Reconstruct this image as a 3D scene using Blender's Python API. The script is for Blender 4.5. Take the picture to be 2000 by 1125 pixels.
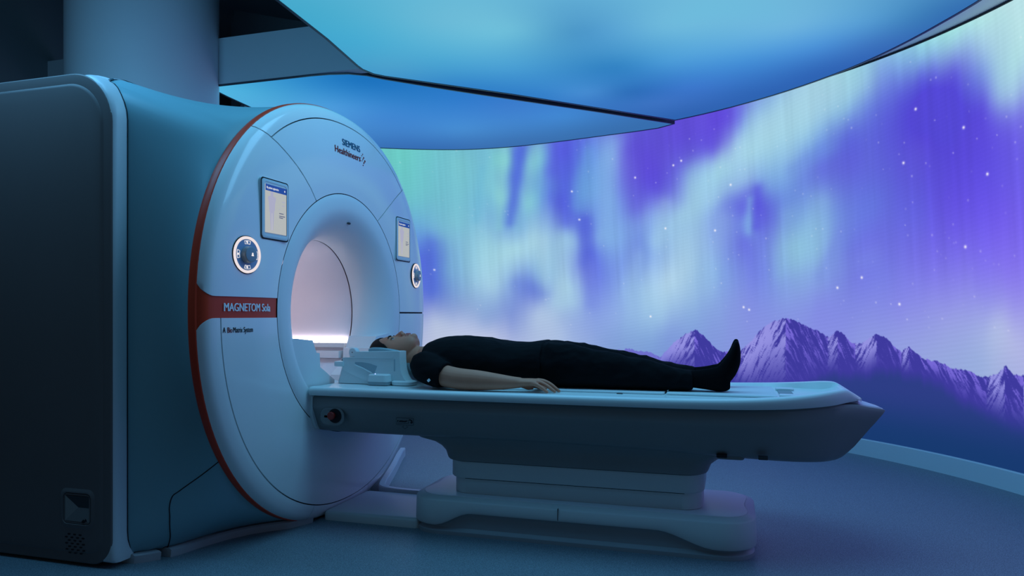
import bpy, bmesh, math, random
import numpy as np
from mathutils import Vector, Matrix

random.seed(7)
rng = np.random.default_rng(7)
SC = bpy.context.scene
COL = SC.collection
for o in list(bpy.data.objects):
    bpy.data.objects.remove(o, do_unlink=True)

# ---------------------------------------------------------------- camera, world, exposure
F_PX = 1400.0                       # focal length in pixels of the 2000 x 1125 frame
cam_d = bpy.data.cameras.new('camera')
cam_d.sensor_width = 36.0
cam_d.lens = F_PX / 2000 * 36.0
cam_d.shift_y = (615.0 - 562.5) / 2000
cam_d.clip_start = 0.05
cam = bpy.data.objects.new('camera', cam_d)
COL.objects.link(cam)
cam.location = (1.85, -3.194, 0.968)
cam.rotation_euler = (math.pi / 2, 0, 0.295)
SC.camera = cam

world = bpy.data.worlds.new('world')
SC.world = world
world.use_nodes = True
world.node_tree.nodes['Background'].inputs[0].default_value = (0.22, 0.31, 0.38, 1)
world.node_tree.nodes['Background'].inputs[1].default_value = 0.17
SC.view_settings.view_transform = 'Standard'
SC.view_settings.look = 'None'
SC.view_settings.exposure = 0.0
SC.view_settings.gamma = 1.0
SC.view_settings.use_curve_mapping = False
SCREEN_GAIN = 1.0                   # brightness of the video wall
PANEL_GAIN = 1.0                    # brightness of the luminous ceiling

def fill_light(name, loc, sx, sy, watt, rgb, tilt=(0, 0, 0)):
    l = bpy.data.lights.new(name, 'AREA')
    l.shape = 'RECTANGLE'
    l.size, l.size_y = sx, sy
    l.energy = watt
    l.color = rgb
    o = bpy.data.objects.new(name, l)
    COL.objects.link(o)
    o.location = loc
    o.rotation_euler = tilt
    return o
fill_light('fill_light', (1.5, -.30, 2.57), 2.2, .7, 20, (.20, .60, 1.0))  # added blue fill out of view, brightens scanner front and table
fill_light('fill_light', (-.9, -1.20, 2.57), 1.2, .6, 17, (.16, .56, 1.0), (.75, 0, 0))  # added blue fill out of view, brightens flared cover and pillar

# ---------------------------------------------------------------- small tools
def lin(c):
    out = []
    for v in c[:3]:
        v = v / 255.0
        out.append(v / 12.92 if v <= 0.04045 else ((v + 0.055) / 1.055) ** 2.4)
    return tuple(out) + (1.0,)

def lin_np(a):
    a = np.clip(np.asarray(a, float) / 255.0, 0, 1)
    return np.where(a <= 0.04045, a / 12.92, ((a + 0.055) / 1.055) ** 2.4)

def smooth01(t):
    t = np.clip(t, 0, 1)
    return t * t * (3 - 2 * t)

MATS = {}
def mat(name, rgb, rough=0.45, spec=0.5, vary=0.06, scale=6.0, coat=0.0, metallic=0.0, bump=0.0, bump_scale=300.0):
    """plain painted / moulded surface with a little procedural unevenness"""
    if name in MATS:
        return MATS[name]
    m = bpy.data.materials.new(name)
    m.use_nodes = True
    nt = m.node_tree
    b = nt.nodes['Principled BSDF']
    b.inputs['Roughness'].default_value = rough
    b.inputs['Specular IOR Level'].default_value = spec
    b.inputs['Metallic'].default_value = metallic
    b.inputs['Coat Weight'].default_value = coat
    b.inputs['Coat Roughness'].default_value = 0.08
    tc = nt.nodes.new('ShaderNodeTexCoord')
    nz = nt.nodes.new('ShaderNodeTexNoise')
    nz.inputs['Scale'].default_value = scale
    nz.inputs['Detail'].default_value = 3
    mix = nt.nodes.new('ShaderNodeMix')
    mix.data_type = 'RGBA'
    base = Vector(rgb[:3])
    mix.inputs['A'].default_value = tuple(base * (1 - vary)) + (1,)
    mix.inputs['B'].default_value = tuple(min(1, v * (1 + vary)) for v in base) + (1,)
    nt.links.new(tc.outputs['Object'], nz.inputs['Vector'])
    nt.links.new(nz.outputs['Fac'], mix.inputs['Factor'])
    nt.links.new(mix.outputs['Result'], b.inputs['Base Color'])
    if bump > 0:
        n2 = nt.nodes.new('ShaderNodeTexNoise')
        n2.inputs['Scale'].default_value = bump_scale
        bp = nt.nodes.new('ShaderNodeBump')
        bp.inputs['Strength'].default_value = bump
        bp.inputs['Distance'].default_value = 0.002
        nt.links.new(tc.outputs['Object'], n2.inputs['Vector'])
        nt.links.new(n2.outputs['Fac'], bp.inputs['Height'])
        nt.links.new(bp.outputs['Normal'], b.inputs['Normal'])
    MATS[name] = m
    return m

def glow(name, rgb, strength, attr=None, sampling=True, gloss=0.0):
    """a light-giving surface; attr names a colour attribute that holds the picture it shows"""
    if name in MATS:
        return MATS[name]
    m = bpy.data.materials.new(name)
    m.use_nodes = True
    nt = m.node_tree
    nt.nodes.clear()
    out = nt.nodes.new('ShaderNodeOutputMaterial')
    em = nt.nodes.new('ShaderNodeEmission')
    em.inputs['Strength'].default_value = strength
    em.inputs['Color'].default_value = tuple(rgb[:3]) + (1,)
    if attr:
        at = nt.nodes.new('ShaderNodeAttribute')
        at.attribute_name = attr
        nt.links.new(at.outputs['Color'], em.inputs['Color'])
    nt.links.new(em.outputs[0], out.inputs['Surface'])
    if not sampling:
        m.cycles.emission_sampling = 'NONE'
    MATS[name] = m
    return m

class Bag:
    """collects geometry for ONE mesh object"""
    def __init__(self):
        self.v = []
        self.f = []
    def grid(self, rows, close_u=False, close_v=False):
        n0 = len(self.v)
        nr, nc = len(rows), len(rows[0])
        for r in rows:
            self.v.extend(tuple(map(float, p)) for p in r)
        for i in range(nr if close_v else nr - 1):
            for j in range(nc if close_u else nc - 1):
                a = n0 + i * nc + j
                b = n0 + i * nc + (j + 1) % nc
                c = n0 + ((i + 1) % nr) * nc + (j + 1) % nc
                d = n0 + ((i + 1) % nr) * nc + j
                self.f.append((a, b, c, d))
        return self
    def loft(self, rings, cap0=True, cap1=True):
        n0 = len(self.v)
        self.grid(rings, close_u=True)
        nc = len(rings[0])
        if cap0:
            self.f.append(tuple(n0 + k for k in reversed(range(nc))))
        if cap1:
            b = n0 + (len(rings) - 1) * nc
            self.f.append(tuple(b + k for k in range(nc)))
        return self
    def box(self, x0, x1, y0, y1, z0, z1):
        return self.loft([[(x0, y0, z0), (x1, y0, z0), (x1, y1, z0), (x0, y1, z0)],
                          [(x0, y0, z1), (x1, y0, z1), (x1, y1, z1), (x0, y1, z1)]])
    def rbox(self, x0, x1, y0, y1, z0, z1, r, bev=0.006, n=5):
        """upright block: plan corners rounded by r, top and bottom edges bevelled"""
        rings = []
        for z, ins in ((z0, bev), (z0 + bev, 0), (z1 - bev, 0), (z1 - bev * .3, bev * .3), (z1, bev)):
            rings.append([(x, y, z) for x, y in rrect(x0 + ins, x1 - ins, y0 + ins, y1 - ins, max(r - ins, .001), n)])
        return self.loft(rings)
    def plate(self, poly, fn, d0, d1):
        """2-D outline mapped by fn(a, b, depth), extruded d0..d1"""
        return self.loft([[fn(a, b, d0) for a, b in poly], [fn(a, b, d1) for a, b in poly]])
    def tube(self, path, rad, n=10, cap=True):
        path = [Vector(p) for p in path]
        rings = []
        up = Vector((0, 0, 1))
        for i, p in enumerate(path):
            t = (path[min(i + 1, len(path) - 1)] - path[max(i - 1, 0)]).normalized()
            s = t.cross(up)
            if s.length < 1e-4:
                s = t.cross(Vector((0, 1, 0)))
            s.normalize()
            u = s.cross(t)
            r = rad[i] if hasattr(rad, '__len__') else rad
            ra, rb = r if hasattr(r, '__len__') else (r, r)
            rings.append([p + s * (ra * math.cos(2 * math.pi * k / n)) + u * (rb * math.sin(2 * math.pi * k / n)) for k in range(n)])
        return self.loft(rings, cap, cap)
    def ball(self, c, rx, ry, rz, nu=20, nv=12, M=None):
        n0 = len(self.v)
        rows = []
        for i in range(nv + 1):
            ph = math.pi * i / nv
            row = []
            for j in range(nu):
                th = 2 * math.pi * j / nu
                p = Vector((rx * math.sin(ph) * math.cos(th), ry * math.sin(ph) * math.sin(th), rz * math.cos(ph)))
                if M is not None:
                    p = M @ p
                row.append(Vector(c) + p)
            rows.append(row)
        return self.grid(rows, close_u=True)
    def disc(self, c, axis, r0, r1, d0, d1, n=40):
        """ring or disc facing axis X ('x') : radii r0<r1, depth d0..d1"""
        rings = []
        for r, d in ((r0, d0), (r1, d0), (r1, d1), (r0, d1)):
            rings.append([(c[0] + d, c[1] + r * math.cos(2 * math.pi * k / n), c[2] + r * math.sin(2 * math.pi * k / n)) for k in range(n)])
        if r0 > 0:
            return self.grid(rings, close_u=True, close_v=True)
        return self.loft(rings[1:3])
    def build(self, name, m, parent=None, smooth=32, merge=1e-5, flip=False):
        me = bpy.data.meshes.new(name)
        me.from_pydata(self.v, [], self.f)
        bm = bmesh.new()
        bm.from_mesh(me)
        if merge:
            bmesh.ops.remove_doubles(bm, verts=bm.verts, dist=merge)
        bmesh.ops.recalc_face_normals(bm, faces=bm.faces)
        if flip:
            bmesh.ops.reverse_faces(bm, faces=bm.faces)
        bm.to_mesh(me)
        bm.free()
        if smooth:
            me.polygons.foreach_set('use_smooth', [True] * len(me.polygons))
            me.set_sharp_from_angle(angle=math.radians(smooth))
        me.materials.append(m)
        return link(name, me, parent)

def link(name, me, parent=None):
    o = bpy.data.objects.new(name, me)
    COL.objects.link(o)
    if parent is not None:
        o.parent = parent
        pw = Vector((0, 0, 0))
        q = parent
        while q is not None:
            pw += q.location
            q = q.parent
        if me is not None:                       # geometry is written in world metres
            o.location = -pw
    return o

def thing(name, label, cat, loc=(0, 0, 0), group=None):
    o = bpy.data.objects.new(name, None)
    COL.objects.link(o)
    o.empty_display_size = 0.1
    o.location = loc
    return tag(o, label, cat, group)

def tag(o, label, cat=None, group=None):
    o['label'] = label
    if cat:
        o['category'] = cat
    if group:
        o['group'] = group
    return o

def struct(o, label=None):
    o['kind'] = 'structure'
    if label:
        o['label'] = label
    return o

def rrect(x0, x1, y0, y1, r, n=6):
    pts = []
    for cx, cy, a0 in ((x1 - r, y1 - r, 0), (x0 + r, y1 - r, 90), (x0 + r, y0 + r, 180), (x1 - r, y0 + r, 270)):
        for k in range(n + 1):
            a = math.radians(a0 + 90 * k / n)
            pts.append((cx + r * math.cos(a), cy + r * math.sin(a)))
    return pts

def crom(pts, n=8):
    """smooth curve through points of any dimension"""
    P = [np.array(p, float) for p in pts]
    P = [2 * P[0] - P[1]] + P + [2 * P[-1] - P[-2]]
    out = []
    for i in range(1, len(P) - 2):
        for k in range(n):
            t = k / n
            a, b, c, d = P[i - 1], P[i], P[i + 1], P[i + 2]
            out.append(.5 * (2 * b + (c - a) * t + (2 * a - 5 * b + 4 * c - d) * t * t + (3 * b - a - 3 * c + d) * t ** 3))
    out.append(P[-2])
    return out

def text_mesh(body, size, bold=0.0, sx=1.0, shear=0.0, align='LEFT'):
    """(verts, faces) of flat lettering in the x-y plane"""
    cu = bpy.data.curves.new('lettering', 'FONT')
    cu.body = body
    cu.size = size
    cu.offset = bold
    cu.shear = shear
    cu.align_x = align
    cu.resolution_u = 4
    o = bpy.data.objects.new('lettering', cu)
    COL.objects.link(o)
    dg = bpy.context.evaluated_depsgraph_get()
    dg.update()
    me = bpy.data.meshes.new_from_object(o.evaluated_get(dg))
    v = [(p.co.x * sx, p.co.y) for p in me.vertices]
    f = [tuple(p.vertices) for p in me.polygons]
    bpy.data.objects.remove(o, do_unlink=True)
    bpy.data.curves.remove(cu)
    bpy.data.meshes.remove(me)
    return v, f

def noise1(x, seed):
    """smooth value noise of one variable (numpy)"""
    r = np.random.default_rng(seed).random(4096)
    i = np.floor(x).astype(int)
    t = x - i
    t = t * t * (3 - 2 * t)
    return r[i % 4096] * (1 - t) + r[(i + 1) % 4096] * t

def noise2(x, y, seed):
    r = np.random.default_rng(seed).random((256, 256))
    i = np.floor(x).astype(int)
    j = np.floor(y).astype(int)
    u = x - i
    w = y - j
    u = u * u * (3 - 2 * u)
    w = w * w * (3 - 2 * w)
    a = r[i % 256, j % 256] * (1 - u) + r[(i + 1) % 256, j % 256] * u
    b = r[i % 256, (j + 1) % 256] * (1 - u) + r[(i + 1) % 256, (j + 1) % 256] * u
    return a * (1 - w) + b * w

def fbm2(x, y, seed, octaves=4):
    t, amp, tot = 0, 1.0, 0
    for k in range(octaves):
        t = t + amp * noise2(x * 2 ** k, y * 2 ** k, seed + k)
        tot += amp
        amp *= .5
    return t / tot

def blend_points(px, py, pts, sx, sy, eps=.6):
    """colour field: multiquadric interpolation of coloured points (x, y, r, g, b)"""
    pts = np.asarray(pts, float)
    X, Y = pts[:, 0] / sx, pts[:, 1] / sy
    def ker(dx, dy):
        return np.sqrt(dx * dx + dy * dy + eps * eps)
    n = len(X)
    A = np.zeros((n + 1, n + 1))
    A[:n, :n] = ker(X[:, None] - X[None], Y[:, None] - Y[None]) - np.eye(n) * .12
    A[:n, n] = A[n, :n] = 1
    mean = pts[:, 2:].mean(0)
    B = np.zeros((n + 1, 3))
    B[:n] = pts[:, 2:] - mean
    W = np.linalg.solve(A, B)
    acc = np.zeros((len(px), 3)) + W[n] + mean
    qx, qy = px / sx, py / sy
    for k in range(n):
        acc += ker(qx - X[k], qy - Y[k])[:, None] * W[k]
    return np.clip(acc, pts[:, 2:].min(0), pts[:, 2:].max(0))

# ---------------------------------------------------------------- materials
M_WHITE = mat('gloss_white_plastic', (.80, .82, .83), .25, .5, .02, 3, coat=.5)
M_MATT = mat('matt_white_plastic', (.74, .77, .79), .42, .4, .03, 4)
M_SHELL = mat('satin_grey_blue_shell', (.21, .39, .44), .42, .4, .04, 3)
M_SIDE = mat('dark_grey_side_panel', (.155, .13, .13), .5, .4, .05, 4)
M_RED = mat('dark_red_plastic', (.72, .050, .018), .42, .35, .05, 5)
M_SEAM = mat('black_joint', (.012, .016, .022), .7, .2, .1, 20)
M_DARK = mat('charcoal_plastic', (.035, .04, .045), .5, .4, .1, 10)
M_INK = mat('black_print', (.012, .014, .018), .6, .2, .05, 10)
M_TABLE = mat('slate_table_body', (.22, .235, .24), .45, .4, .04, 4)
M_TRAY = mat('pale_table_top', (.72, .80, .81), .3, .45, .03, 5)
M_PED = mat('pale_grey_pedestal', (.58, .63, .64), .4, .4, .03, 5)
M_COIL = mat('pale_coil_plastic', (.68, .76, .78), .35, .45, .03, 8)
M_WALL = mat('painted_wall', (.30, .33, .36), .7, .3, .05, 2)
M_DARKWALL = mat('dark_painted_wall', (.20, .22, .24), .8, .2, .06, 2)

# ================================================================ THE ROOM
# floor: speckled blue-grey vinyl
def floor_material():
    m = bpy.data.materials.new('speckled_vinyl_floor')
    m.use_nodes = True
    nt = m.node_tree
    b = nt.nodes['Principled BSDF']
    tc = nt.nodes.new('ShaderNodeTexCoord')
    n1 = nt.nodes.new('ShaderNodeTexNoise')
    n1.inputs['Scale'].default_value = 260
    n1.inputs['Detail'].default_value = 2
    n2 = nt.nodes.new('ShaderNodeTexVoronoi')
    n2.inputs['Scale'].default_value = 170
    r1 = nt.nodes.new('ShaderNodeValToRGB')
    r1.color_ramp.elements[0].position = .36
    r1.color_ramp.elements[0].color = (.10, .145, .185, 1)
    r1.color_ramp.elements[1].position = .66
    r1.color_ramp.elements[1].color = (.30, .39, .46, 1)
    mx = nt.nodes.new('ShaderNodeMix')
    mx.data_type = 'RGBA'
    mx.blend_type = 'MULTIPLY'
    mx.inputs['Factor'].default_value = .3
    for n in (n1, n2):
        nt.links.new(tc.outputs['Object'], n.inputs['Vector'])
    nt.links.new(n1.outputs['Fac'], r1.inputs['Fac'])
    nt.links.new(r1.outputs['Color'], mx.inputs['A'])
    bw = nt.nodes.new('ShaderNodeRGBToBW')
    nt.links.new(n2.outputs['Color'], bw.inputs['Color'])
    nt.links.new(bw.outputs['Val'], mx.inputs['B'])
    hs = nt.nodes.new('ShaderNodeHueSaturation')
    hs.inputs['Saturation'].default_value = .9
    nt.links.new(mx.outputs['Result'], hs.inputs['Color'])
    nt.links.new(hs.outputs['Color'], b.inputs['Base Color'])
    b.inputs['Roughness'].default_value = .48
    b.inputs['Specular IOR Level'].default_value = .4
    return m

M_FLOOR = floor_material()
WC = (0.2, -0.12)                    # centre of the round room
RW = 3.46                            # radius of the video wall
def ring_pt(deg, r, z):
    a = math.radians(deg)
    return (WC[0] + r * math.cos(a), WC[1] + r * math.sin(a), z)

b = Bag()
b.loft([[ring_pt(d, 5.2, -.06) for d in range(0, 360, 6)], [ring_pt(d, 5.2, 0) for d in range(0, 360, 6)]])
struct(b.build('floor', M_FLOOR, smooth=0), 'blue grey speckled vinyl floor')

# outer shell of the room, behind the screen and round the back
b = Bag()
b.grid([[ring_pt(d, r, z) for d in np.linspace(-14, 138, 80)] for r, z in ((RW + .03, 0), (RW + .03, 3.75), (RW + .16, 3.75), (RW + .16, 0))], close_v=True)
struct(b.build('wall_right', M_WALL), 'painted wall carrying the curved screen')
b = Bag()
b.box(-3.3, -3.2, -4.6, 3.6, 0, 3.75)
struct(b.build('wall_left', M_DARKWALL, smooth=0), 'dark wall beyond the scanner')
b = Bag()
b.box(-3.2, -1.95, 3.3, 3.4, 0, 3.75)
struct(b.build('wall_back', M_DARKWALL, smooth=0), 'dark wall behind the scanner')
# upper ceiling and the dropped fascia behind the scanner
b = Bag()
b.loft([[ring_pt(d, 5.0, 3.7) for d in range(0, 360, 6)], [ring_pt(d, 5.0, 3.8) for d in range(0, 360, 6)]])
struct(b.build('ceiling', M_DARKWALL, smooth=0), 'dark ceiling above the luminous panels')
b = Bag()
b.box(-3.2, -.45, 1.068, 1.16, 2.605, 2.93)
struct(b.build('trim_1', mat('fascia_paint', (.55, .60, .64), .6, .3, .04, 3), smooth=0), 'dropped ceiling fascia behind the scanner')
# pillar that rises behind the scanner body
b = Bag()
b.loft([[(-2.04 + .48 * math.cos(t), .83 + .48 * math.sin(t), z) for t in np.linspace(0, 2 * math.pi, 64, endpoint=False)] for z in (0.0, 3.7)])
o = b.build('wall_pillar', mat('pillar_paint', (.70, .74, .78), .55, .4, .04, 2))
struct(o, 'pale round pillar behind the scanner')

# skirting under the screen
b = Bag()
b.grid([[ring_pt(d, r, z) for d in np.linspace(-14, 138, 120)] for r, z in ((RW + .03, 0), (RW - .012, 0), (RW - .012, .108), (RW - .004, .115), (RW + .03, .115))])
struct(b.build('baseboard_right', mat('skirting_paint', (.62, .74, .80), .45, .4, .03, 5)), 'pale curved skirting below the screen')
# plain soffit above the screen
b = Bag()
b.grid([[ring_pt(d, r, z) for d in np.linspace(-14, 138, 120)] for r, z in ((RW + .03, 2.70), (RW - .01, 2.702), (2.5, 2.73), (2.5, 2.76), (RW + .03, 2.76))], close_v=True)
struct(b.build('trim_2', mat('soffit_paint', (.78, .80, .84), .5, .4, .03, 4)), 'pale ceiling soffit above the screen')
b = Bag()
b.grid([[ring_pt(d, r, z) for d in np.linspace(-14, 138, 120)] for r, z in ((RW + .01, 2.687), (RW - .006, 2.687), (RW - .006, 2.697), (RW + .01, 2.697))], close_v=True)
struct(b.build('trim_3', M_DARK), 'thin dark upper edge of the screen')

# ---------------------------------------------------------------- the curved video wall and the picture it shows
AURORA = [1134,251,105,205,195,1118,237,105,200,198,1078,237,110,195,205,1037,242,115,195,205,996,246,115,190,210,967,246,128,208,208,942,250,80,108,216,947,230,82,112,216,924,244,122,195,215,897,243,110,170,215,879,247,85,95,220,865,232,80,93,220,840,227,95,140,220,824,245,100,140,225,796,243,132,172,230,769,246,95,85,215,735,252,90,75,210,696,253,92,72,212,657,254,95,75,215,616,256,98,82,220,1118,212,105,195,200,1078,207,110,190,205,1037,207,115,190,210,988,207,120,190,215,970,209,138,208,215,952,206,85,120,215,957,187,105,150,218,934,206,130,200,215,905,205,110,165,220,885,204,85,100,220,867,199,82,95,218,844,208,100,150,222,816,202,115,160,225,792,201,120,165,228,759,200,100,110,220,728,202,95,88,218,704,210,100,100,220,681,217,125,155,226,654,211,145,195,228,634,222,155,205,228,597,235,162,207,228,560,247,165,210,228,517,253,167,213,228,475,256,162,207,226,434,258,142,197,225,408,255,112,142,222,642,235,100,90,220,681,234,95,85,216,597,247,130,165,226,560,259,140,185,228,759,222,95,85,216,712,233,94,80,214,1098,168,95,145,215,1087,153,80,108,212,1070,168,115,175,215,1037,168,130,190,215,988,168,148,202,220,955,162,165,214,226,914,167,165,210,226,889,162,145,190,222,865,166,138,184,225,840,175,88,108,220,838,151,85,100,220,820,169,120,160,225,792,164,125,170,228,759,158,115,145,225,735,153,115,150,225,712,179,140,180,230,673,190,150,195,228,634,192,128,162,226,612,193,104,120,220,597,181,98,105,220,587,172,118,158,224,574,184,88,85,215,567,171,95,98,218,538,173,105,135,222,517,172,118,160,222,475,169,112,145,222,421,172,97,114,220,388,186,90,90,215,357,199,88,75,215,326,195,82,66,212,296,206,85,68,214,268,178,95,78,225,248,151,112,90,234,296,155,100,80,228,326,164,95,78,222,357,160,98,95,225,524,200,112,150,224,488,200,98,112,218,454,204,92,95,216,560,195,115,155,224,421,207,92,98,216,388,263,122,165,225,357,260,130,182,225,326,263,152,207,225,296,263,167,217,228,268,256,177,222,230,245,251,187,230,230,248,232,172,222,228,262,220,142,178,228,285,234,112,135,222,326,242,88,80,216,357,247,90,95,218,245,209,118,115,230,421,242,105,132,222,382,235,84,82,214,454,225,93,108,218,488,219,110,150,224,279,215,90,78,218,461,241,135,185,225,503,232,150,200,228,1086,131,85,110,215,1082,116,92,118,212,1061,139,110,160,215,1037,124,130,175,215,1020,134,145,195,220,988,124,162,204,226,955,128,135,172,220,934,124,112,140,216,918,121,108,132,214,905,133,138,182,222,881,123,165,205,228,856,120,162,202,228,832,123,115,135,225,844,137,108,125,222,792,122,125,155,228,751,122,152,192,230,712,126,178,214,235,673,138,162,202,230,634,133,132,172,226,597,140,110,125,222,597,157,102,112,220,560,131,115,135,225,531,150,140,190,222,534,130,135,178,224,503,140,138,188,222,488,159,128,170,222,461,150,112,135,224,447,138,108,115,222,408,123,118,125,228,357,121,125,122,232,296,119,130,120,235,245,118,135,118,238,696,161,158,200,230,421,148,105,108,222,357,140,112,105,228,728,184,132,165,228,1078,104,125,145,210,1078,89,178,192,222,1037,102,140,165,212,1037,89,172,188,224,996,94,142,167,215,955,97,128,150,214,930,90,155,175,220,914,99,172,194,226,873,94,155,180,222,832,94,140,165,225,792,94,140,170,228,728,95,152,192,228,673,95,135,170,222,597,103,130,145,225,488,102,130,140,228,388,102,135,138,230,326,95,152,158,228,268,90,175,185,230,268,101,150,150,232,248,79,178,184,228,560,99,130,145,226,1078,72,186,196,222,996,80,188,198,226,873,80,168,190,226,792,71,130,160,215,735,72,125,160,215,712,81,130,160,220,619,78,132,150,222,388,82,145,155,226,434,84,138,148,226,326,74,152,168,222,291,69,155,175,222,251,69,172,180,226]
# soft brush strokes of the curtains of light: angle, height, angle, height, width, colour, strength
STROKES = [(93.8,2.57,95.7,1.86,0.034,75,100,215,0.7),(96.8,2.58,97.5,1.82,0.034,140,212,212,0.45),(91.8,2.54,94.8,1.82,0.043,140,208,215,0.4),(87.8,2.54,88.5,2.33,0.067,82,88,222,0.6),(86.6,2.33,86.9,1.85,0.057,80,95,218,0.55),(83.2,2.45,85.0,1.99,0.047,105,165,222,0.4),(79.4,2.5,80.6,1.88,0.065,130,175,230,0.35),(84.0,1.84,83.8,1.46,0.038,80,95,218,0.65),(86.9,1.61,87.3,1.09,0.085,165,205,228,0.45),(88.5,1.09,85.6,1.09,0.038,165,205,228,0.4),(90.4,1.67,90.1,1.23,0.029,165,205,225,0.35),(94.7,1.26,91.0,1.19,0.048,95,120,212,0.3),(108.2,1.63,108.6,1.24,0.069,78,105,212,0.6),(71.2,1.93,73.4,1.22,0.045,165,205,232,0.3),(72.4,1.62,68.8,1.82,0.054,160,205,230,0.4),(68.8,1.82,59.7,2.08,0.059,160,208,228,0.4),(66.5,2.03,56.0,2.43,0.1,165,212,230,0.45),(56.0,2.47,43.4,2.58,0.083,165,212,228,0.4),(52.7,2.08,47.5,2.17,0.038,105,140,222,0.3),(57.4,1.96,57.7,1.68,0.033,82,78,214,0.6),(58.6,1.89,58.9,1.64,0.024,125,175,225,0.5),(53.4,1.73,54.2,1.3,0.055,135,185,222,0.4),(48.8,1.77,50.3,1.33,0.068,140,192,222,0.45),(46.1,1.57,48.8,1.25,0.03,112,130,224,0.3),(26.2,2.55,25.4,2.22,0.068,180,225,230,0.4),(75.1,1.49,76.7,1.17,0.054,150,190,230,0.35),(103.7,2.42,104.5,1.88,0.059,125,205,205,0.25),(100.4,2.36,101.2,1.88,0.029,100,180,212,0.3),(68.1,2.34,63.8,2.43,0.06,92,74,214,0.4),(83.2,1.42,82.8,1.08,0.047,110,130,224,0.4),(62.7,1.75,65.0,1.2,0.06,150,190,228,0.3),(54.5,1.19,42.1,1.37,0.06,125,150,226,0.25),(76.7,2.41,75.9,1.95,0.073,95,82,215,0.4)]
STARS = [(700,2259),(688,2289),(614,2029),(637,1668),(364,2282),(280,1771),(305,1370),(379,1956),(847,1848),(1079,1400),(307,2078),(712,1720),(859,2113),(759,2191),(735,954),(384,1038),(464,1162),(432,1226),(595,1030),(587,1009)]
RIDGE = [(900,560),(850,610),(808,646),(767,661),(732,631),(720,597),(698,734),(681,806),(667,847),(654,796),(638,700),(625,661),(604,657),(586,743),(567,867),(553,916),(534,948),(517,910),(488,844),(475,801),(467,854),(458,841),(444,760),(431,774),(414,840),(401,811),(382,731),(372,763),(357,693),(338,680),(320,644),(302,637),(279,609),(268,644),(261,687),(254,651),(240,635),(200,690),(150,600),(80,640),(0,700),(-80,610),(-160,690),(-250,620),(-340,680),(-430,600)]
FOOT = [(900,480),(712,523),(634,440),(574,373),(517,440),(475,565),(427,577),(408,634),(376,613),(326,554),(308,482),(285,424),(240,363),(80,380),(-430,400)]
A0, A1, Z0, Z1 = -12.0, 128.0, .112, 2.69
NA, NZ = 1080, 470
ang = np.concatenate([np.linspace(A0, 18, 150, endpoint=False), np.linspace(18, 84, 650, endpoint=False), np.linspace(84, A1, NA - 800)])
zz = np.concatenate([np.linspace(Z0, 1.0, 220, endpoint=False), np.linspace(1.0, Z1, NZ - 220)])
AA, ZZ = np.meshgrid(ang, zz)
pa, pz = AA.ravel(), ZZ.ravel()
ctl = np.array(AURORA, float).reshape(-1, 5)
ctl[:, 0] *= .1
ctl[:, 1] *= .01
ctl = np.concatenate([ctl, np.array([(a, z, r, g, b) for a in (12, -2, -16, -30, -44) for z, r, g, b in ((.75, 150, 165, 225), (1.2, 125, 130, 232), (1.7, 120, 150, 228), (2.2, 135, 185, 228), (2.6, 130, 180, 226))])])
warp_a = (fbm2(pa * .35 + 9, pz * 1.2 + 3, 11, 3) - .5) * 1.6
warp_z = (fbm2(pa * .3 + 40, pz * 1.5 + 8, 21, 3) - .5) * .10
pic = blend_points(pa + warp_a, pz + warp_z, ctl, 1.5, .105, eps=.8)
deg_m = math.radians(1) * RW
for a0, z0, a1, z1, wd, r, gg, bb, al in STROKES:
    x0, x1 = a0 * deg_m, a1 * deg_m
    qx, qz = (pa + warp_a * .5) * deg_m, pz + warp_z * .5
    L2 = (x1 - x0) ** 2 + (z1 - z0) ** 2
    t = np.clip(((qx - x0) * (x1 - x0) + (qz - z0) * (z1 - z0)) / L2, 0, 1)
    dd = (qx - x0 - t * (x1 - x0)) ** 2 + (qz - z0 - t * (z1 - z0)) ** 2
    k = al * np.exp(-dd / (2 * (wd * 1.15) ** 2))
    pic += (np.array([r, gg, bb]) - pic) * k[:, None]
# fine vertical rays in the curtains of light
rays = fbm2(pa * 1.4 - pz * 1.5, pz * .7, 31, 4) - .5
lum = pic.mean(axis=1)
hi = smooth01((pz - .9) / .5)
pic *= (1 + rays * .09 * hi)[:, None]
# faint scan-line moire of the diode modules
pic *= (1 + .008 * np.sin(pz * 230 + pa * 2.2))[:, None]
pic = pic.mean(0) + (pic - pic.mean(0)) * .93
# stars
sky = np.ones(len(pa))
star_add = np.zeros(len(pa))
srng = np.random.default_rng(5)
stars = [(a * .1, z * .001, 1.0, .0060) for a, z in STARS]
for k in range(420):
    a = srng.uniform(12, 118)
    z = 2.62 - 1.75 * srng.random() ** 1.0
    if a > 66 and srng.random() < .55:
        continue
    stars.append((a, z, srng.uniform(.12, .6) ** 1.6, srng.uniform(.0028, .0045)))
da_rad = math.radians(1) * RW
for a, z, amp, rad in stars:
    i0, i1 = np.searchsorted(ang, [a - .6, a + .6])
    j0, j1 = np.searchsorted(zz, [z - .03, z + .03])
    if i1 <= i0 or j1 <= j0:
        continue
    sub = np.exp(-(((AA[j0:j1, i0:i1] - a) * da_rad) ** 2 + (ZZ[j0:j1, i0:i1] - z) ** 2) / (2 * rad * rad))
    sa = star_add.reshape(AA.shape)
    sa[j0:j1, i0:i1] = np.maximum(sa[j0:j1, i0:i1], sub * amp)
pic += (np.array([255, 250, 255]) - pic) * star_add[:, None]
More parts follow.
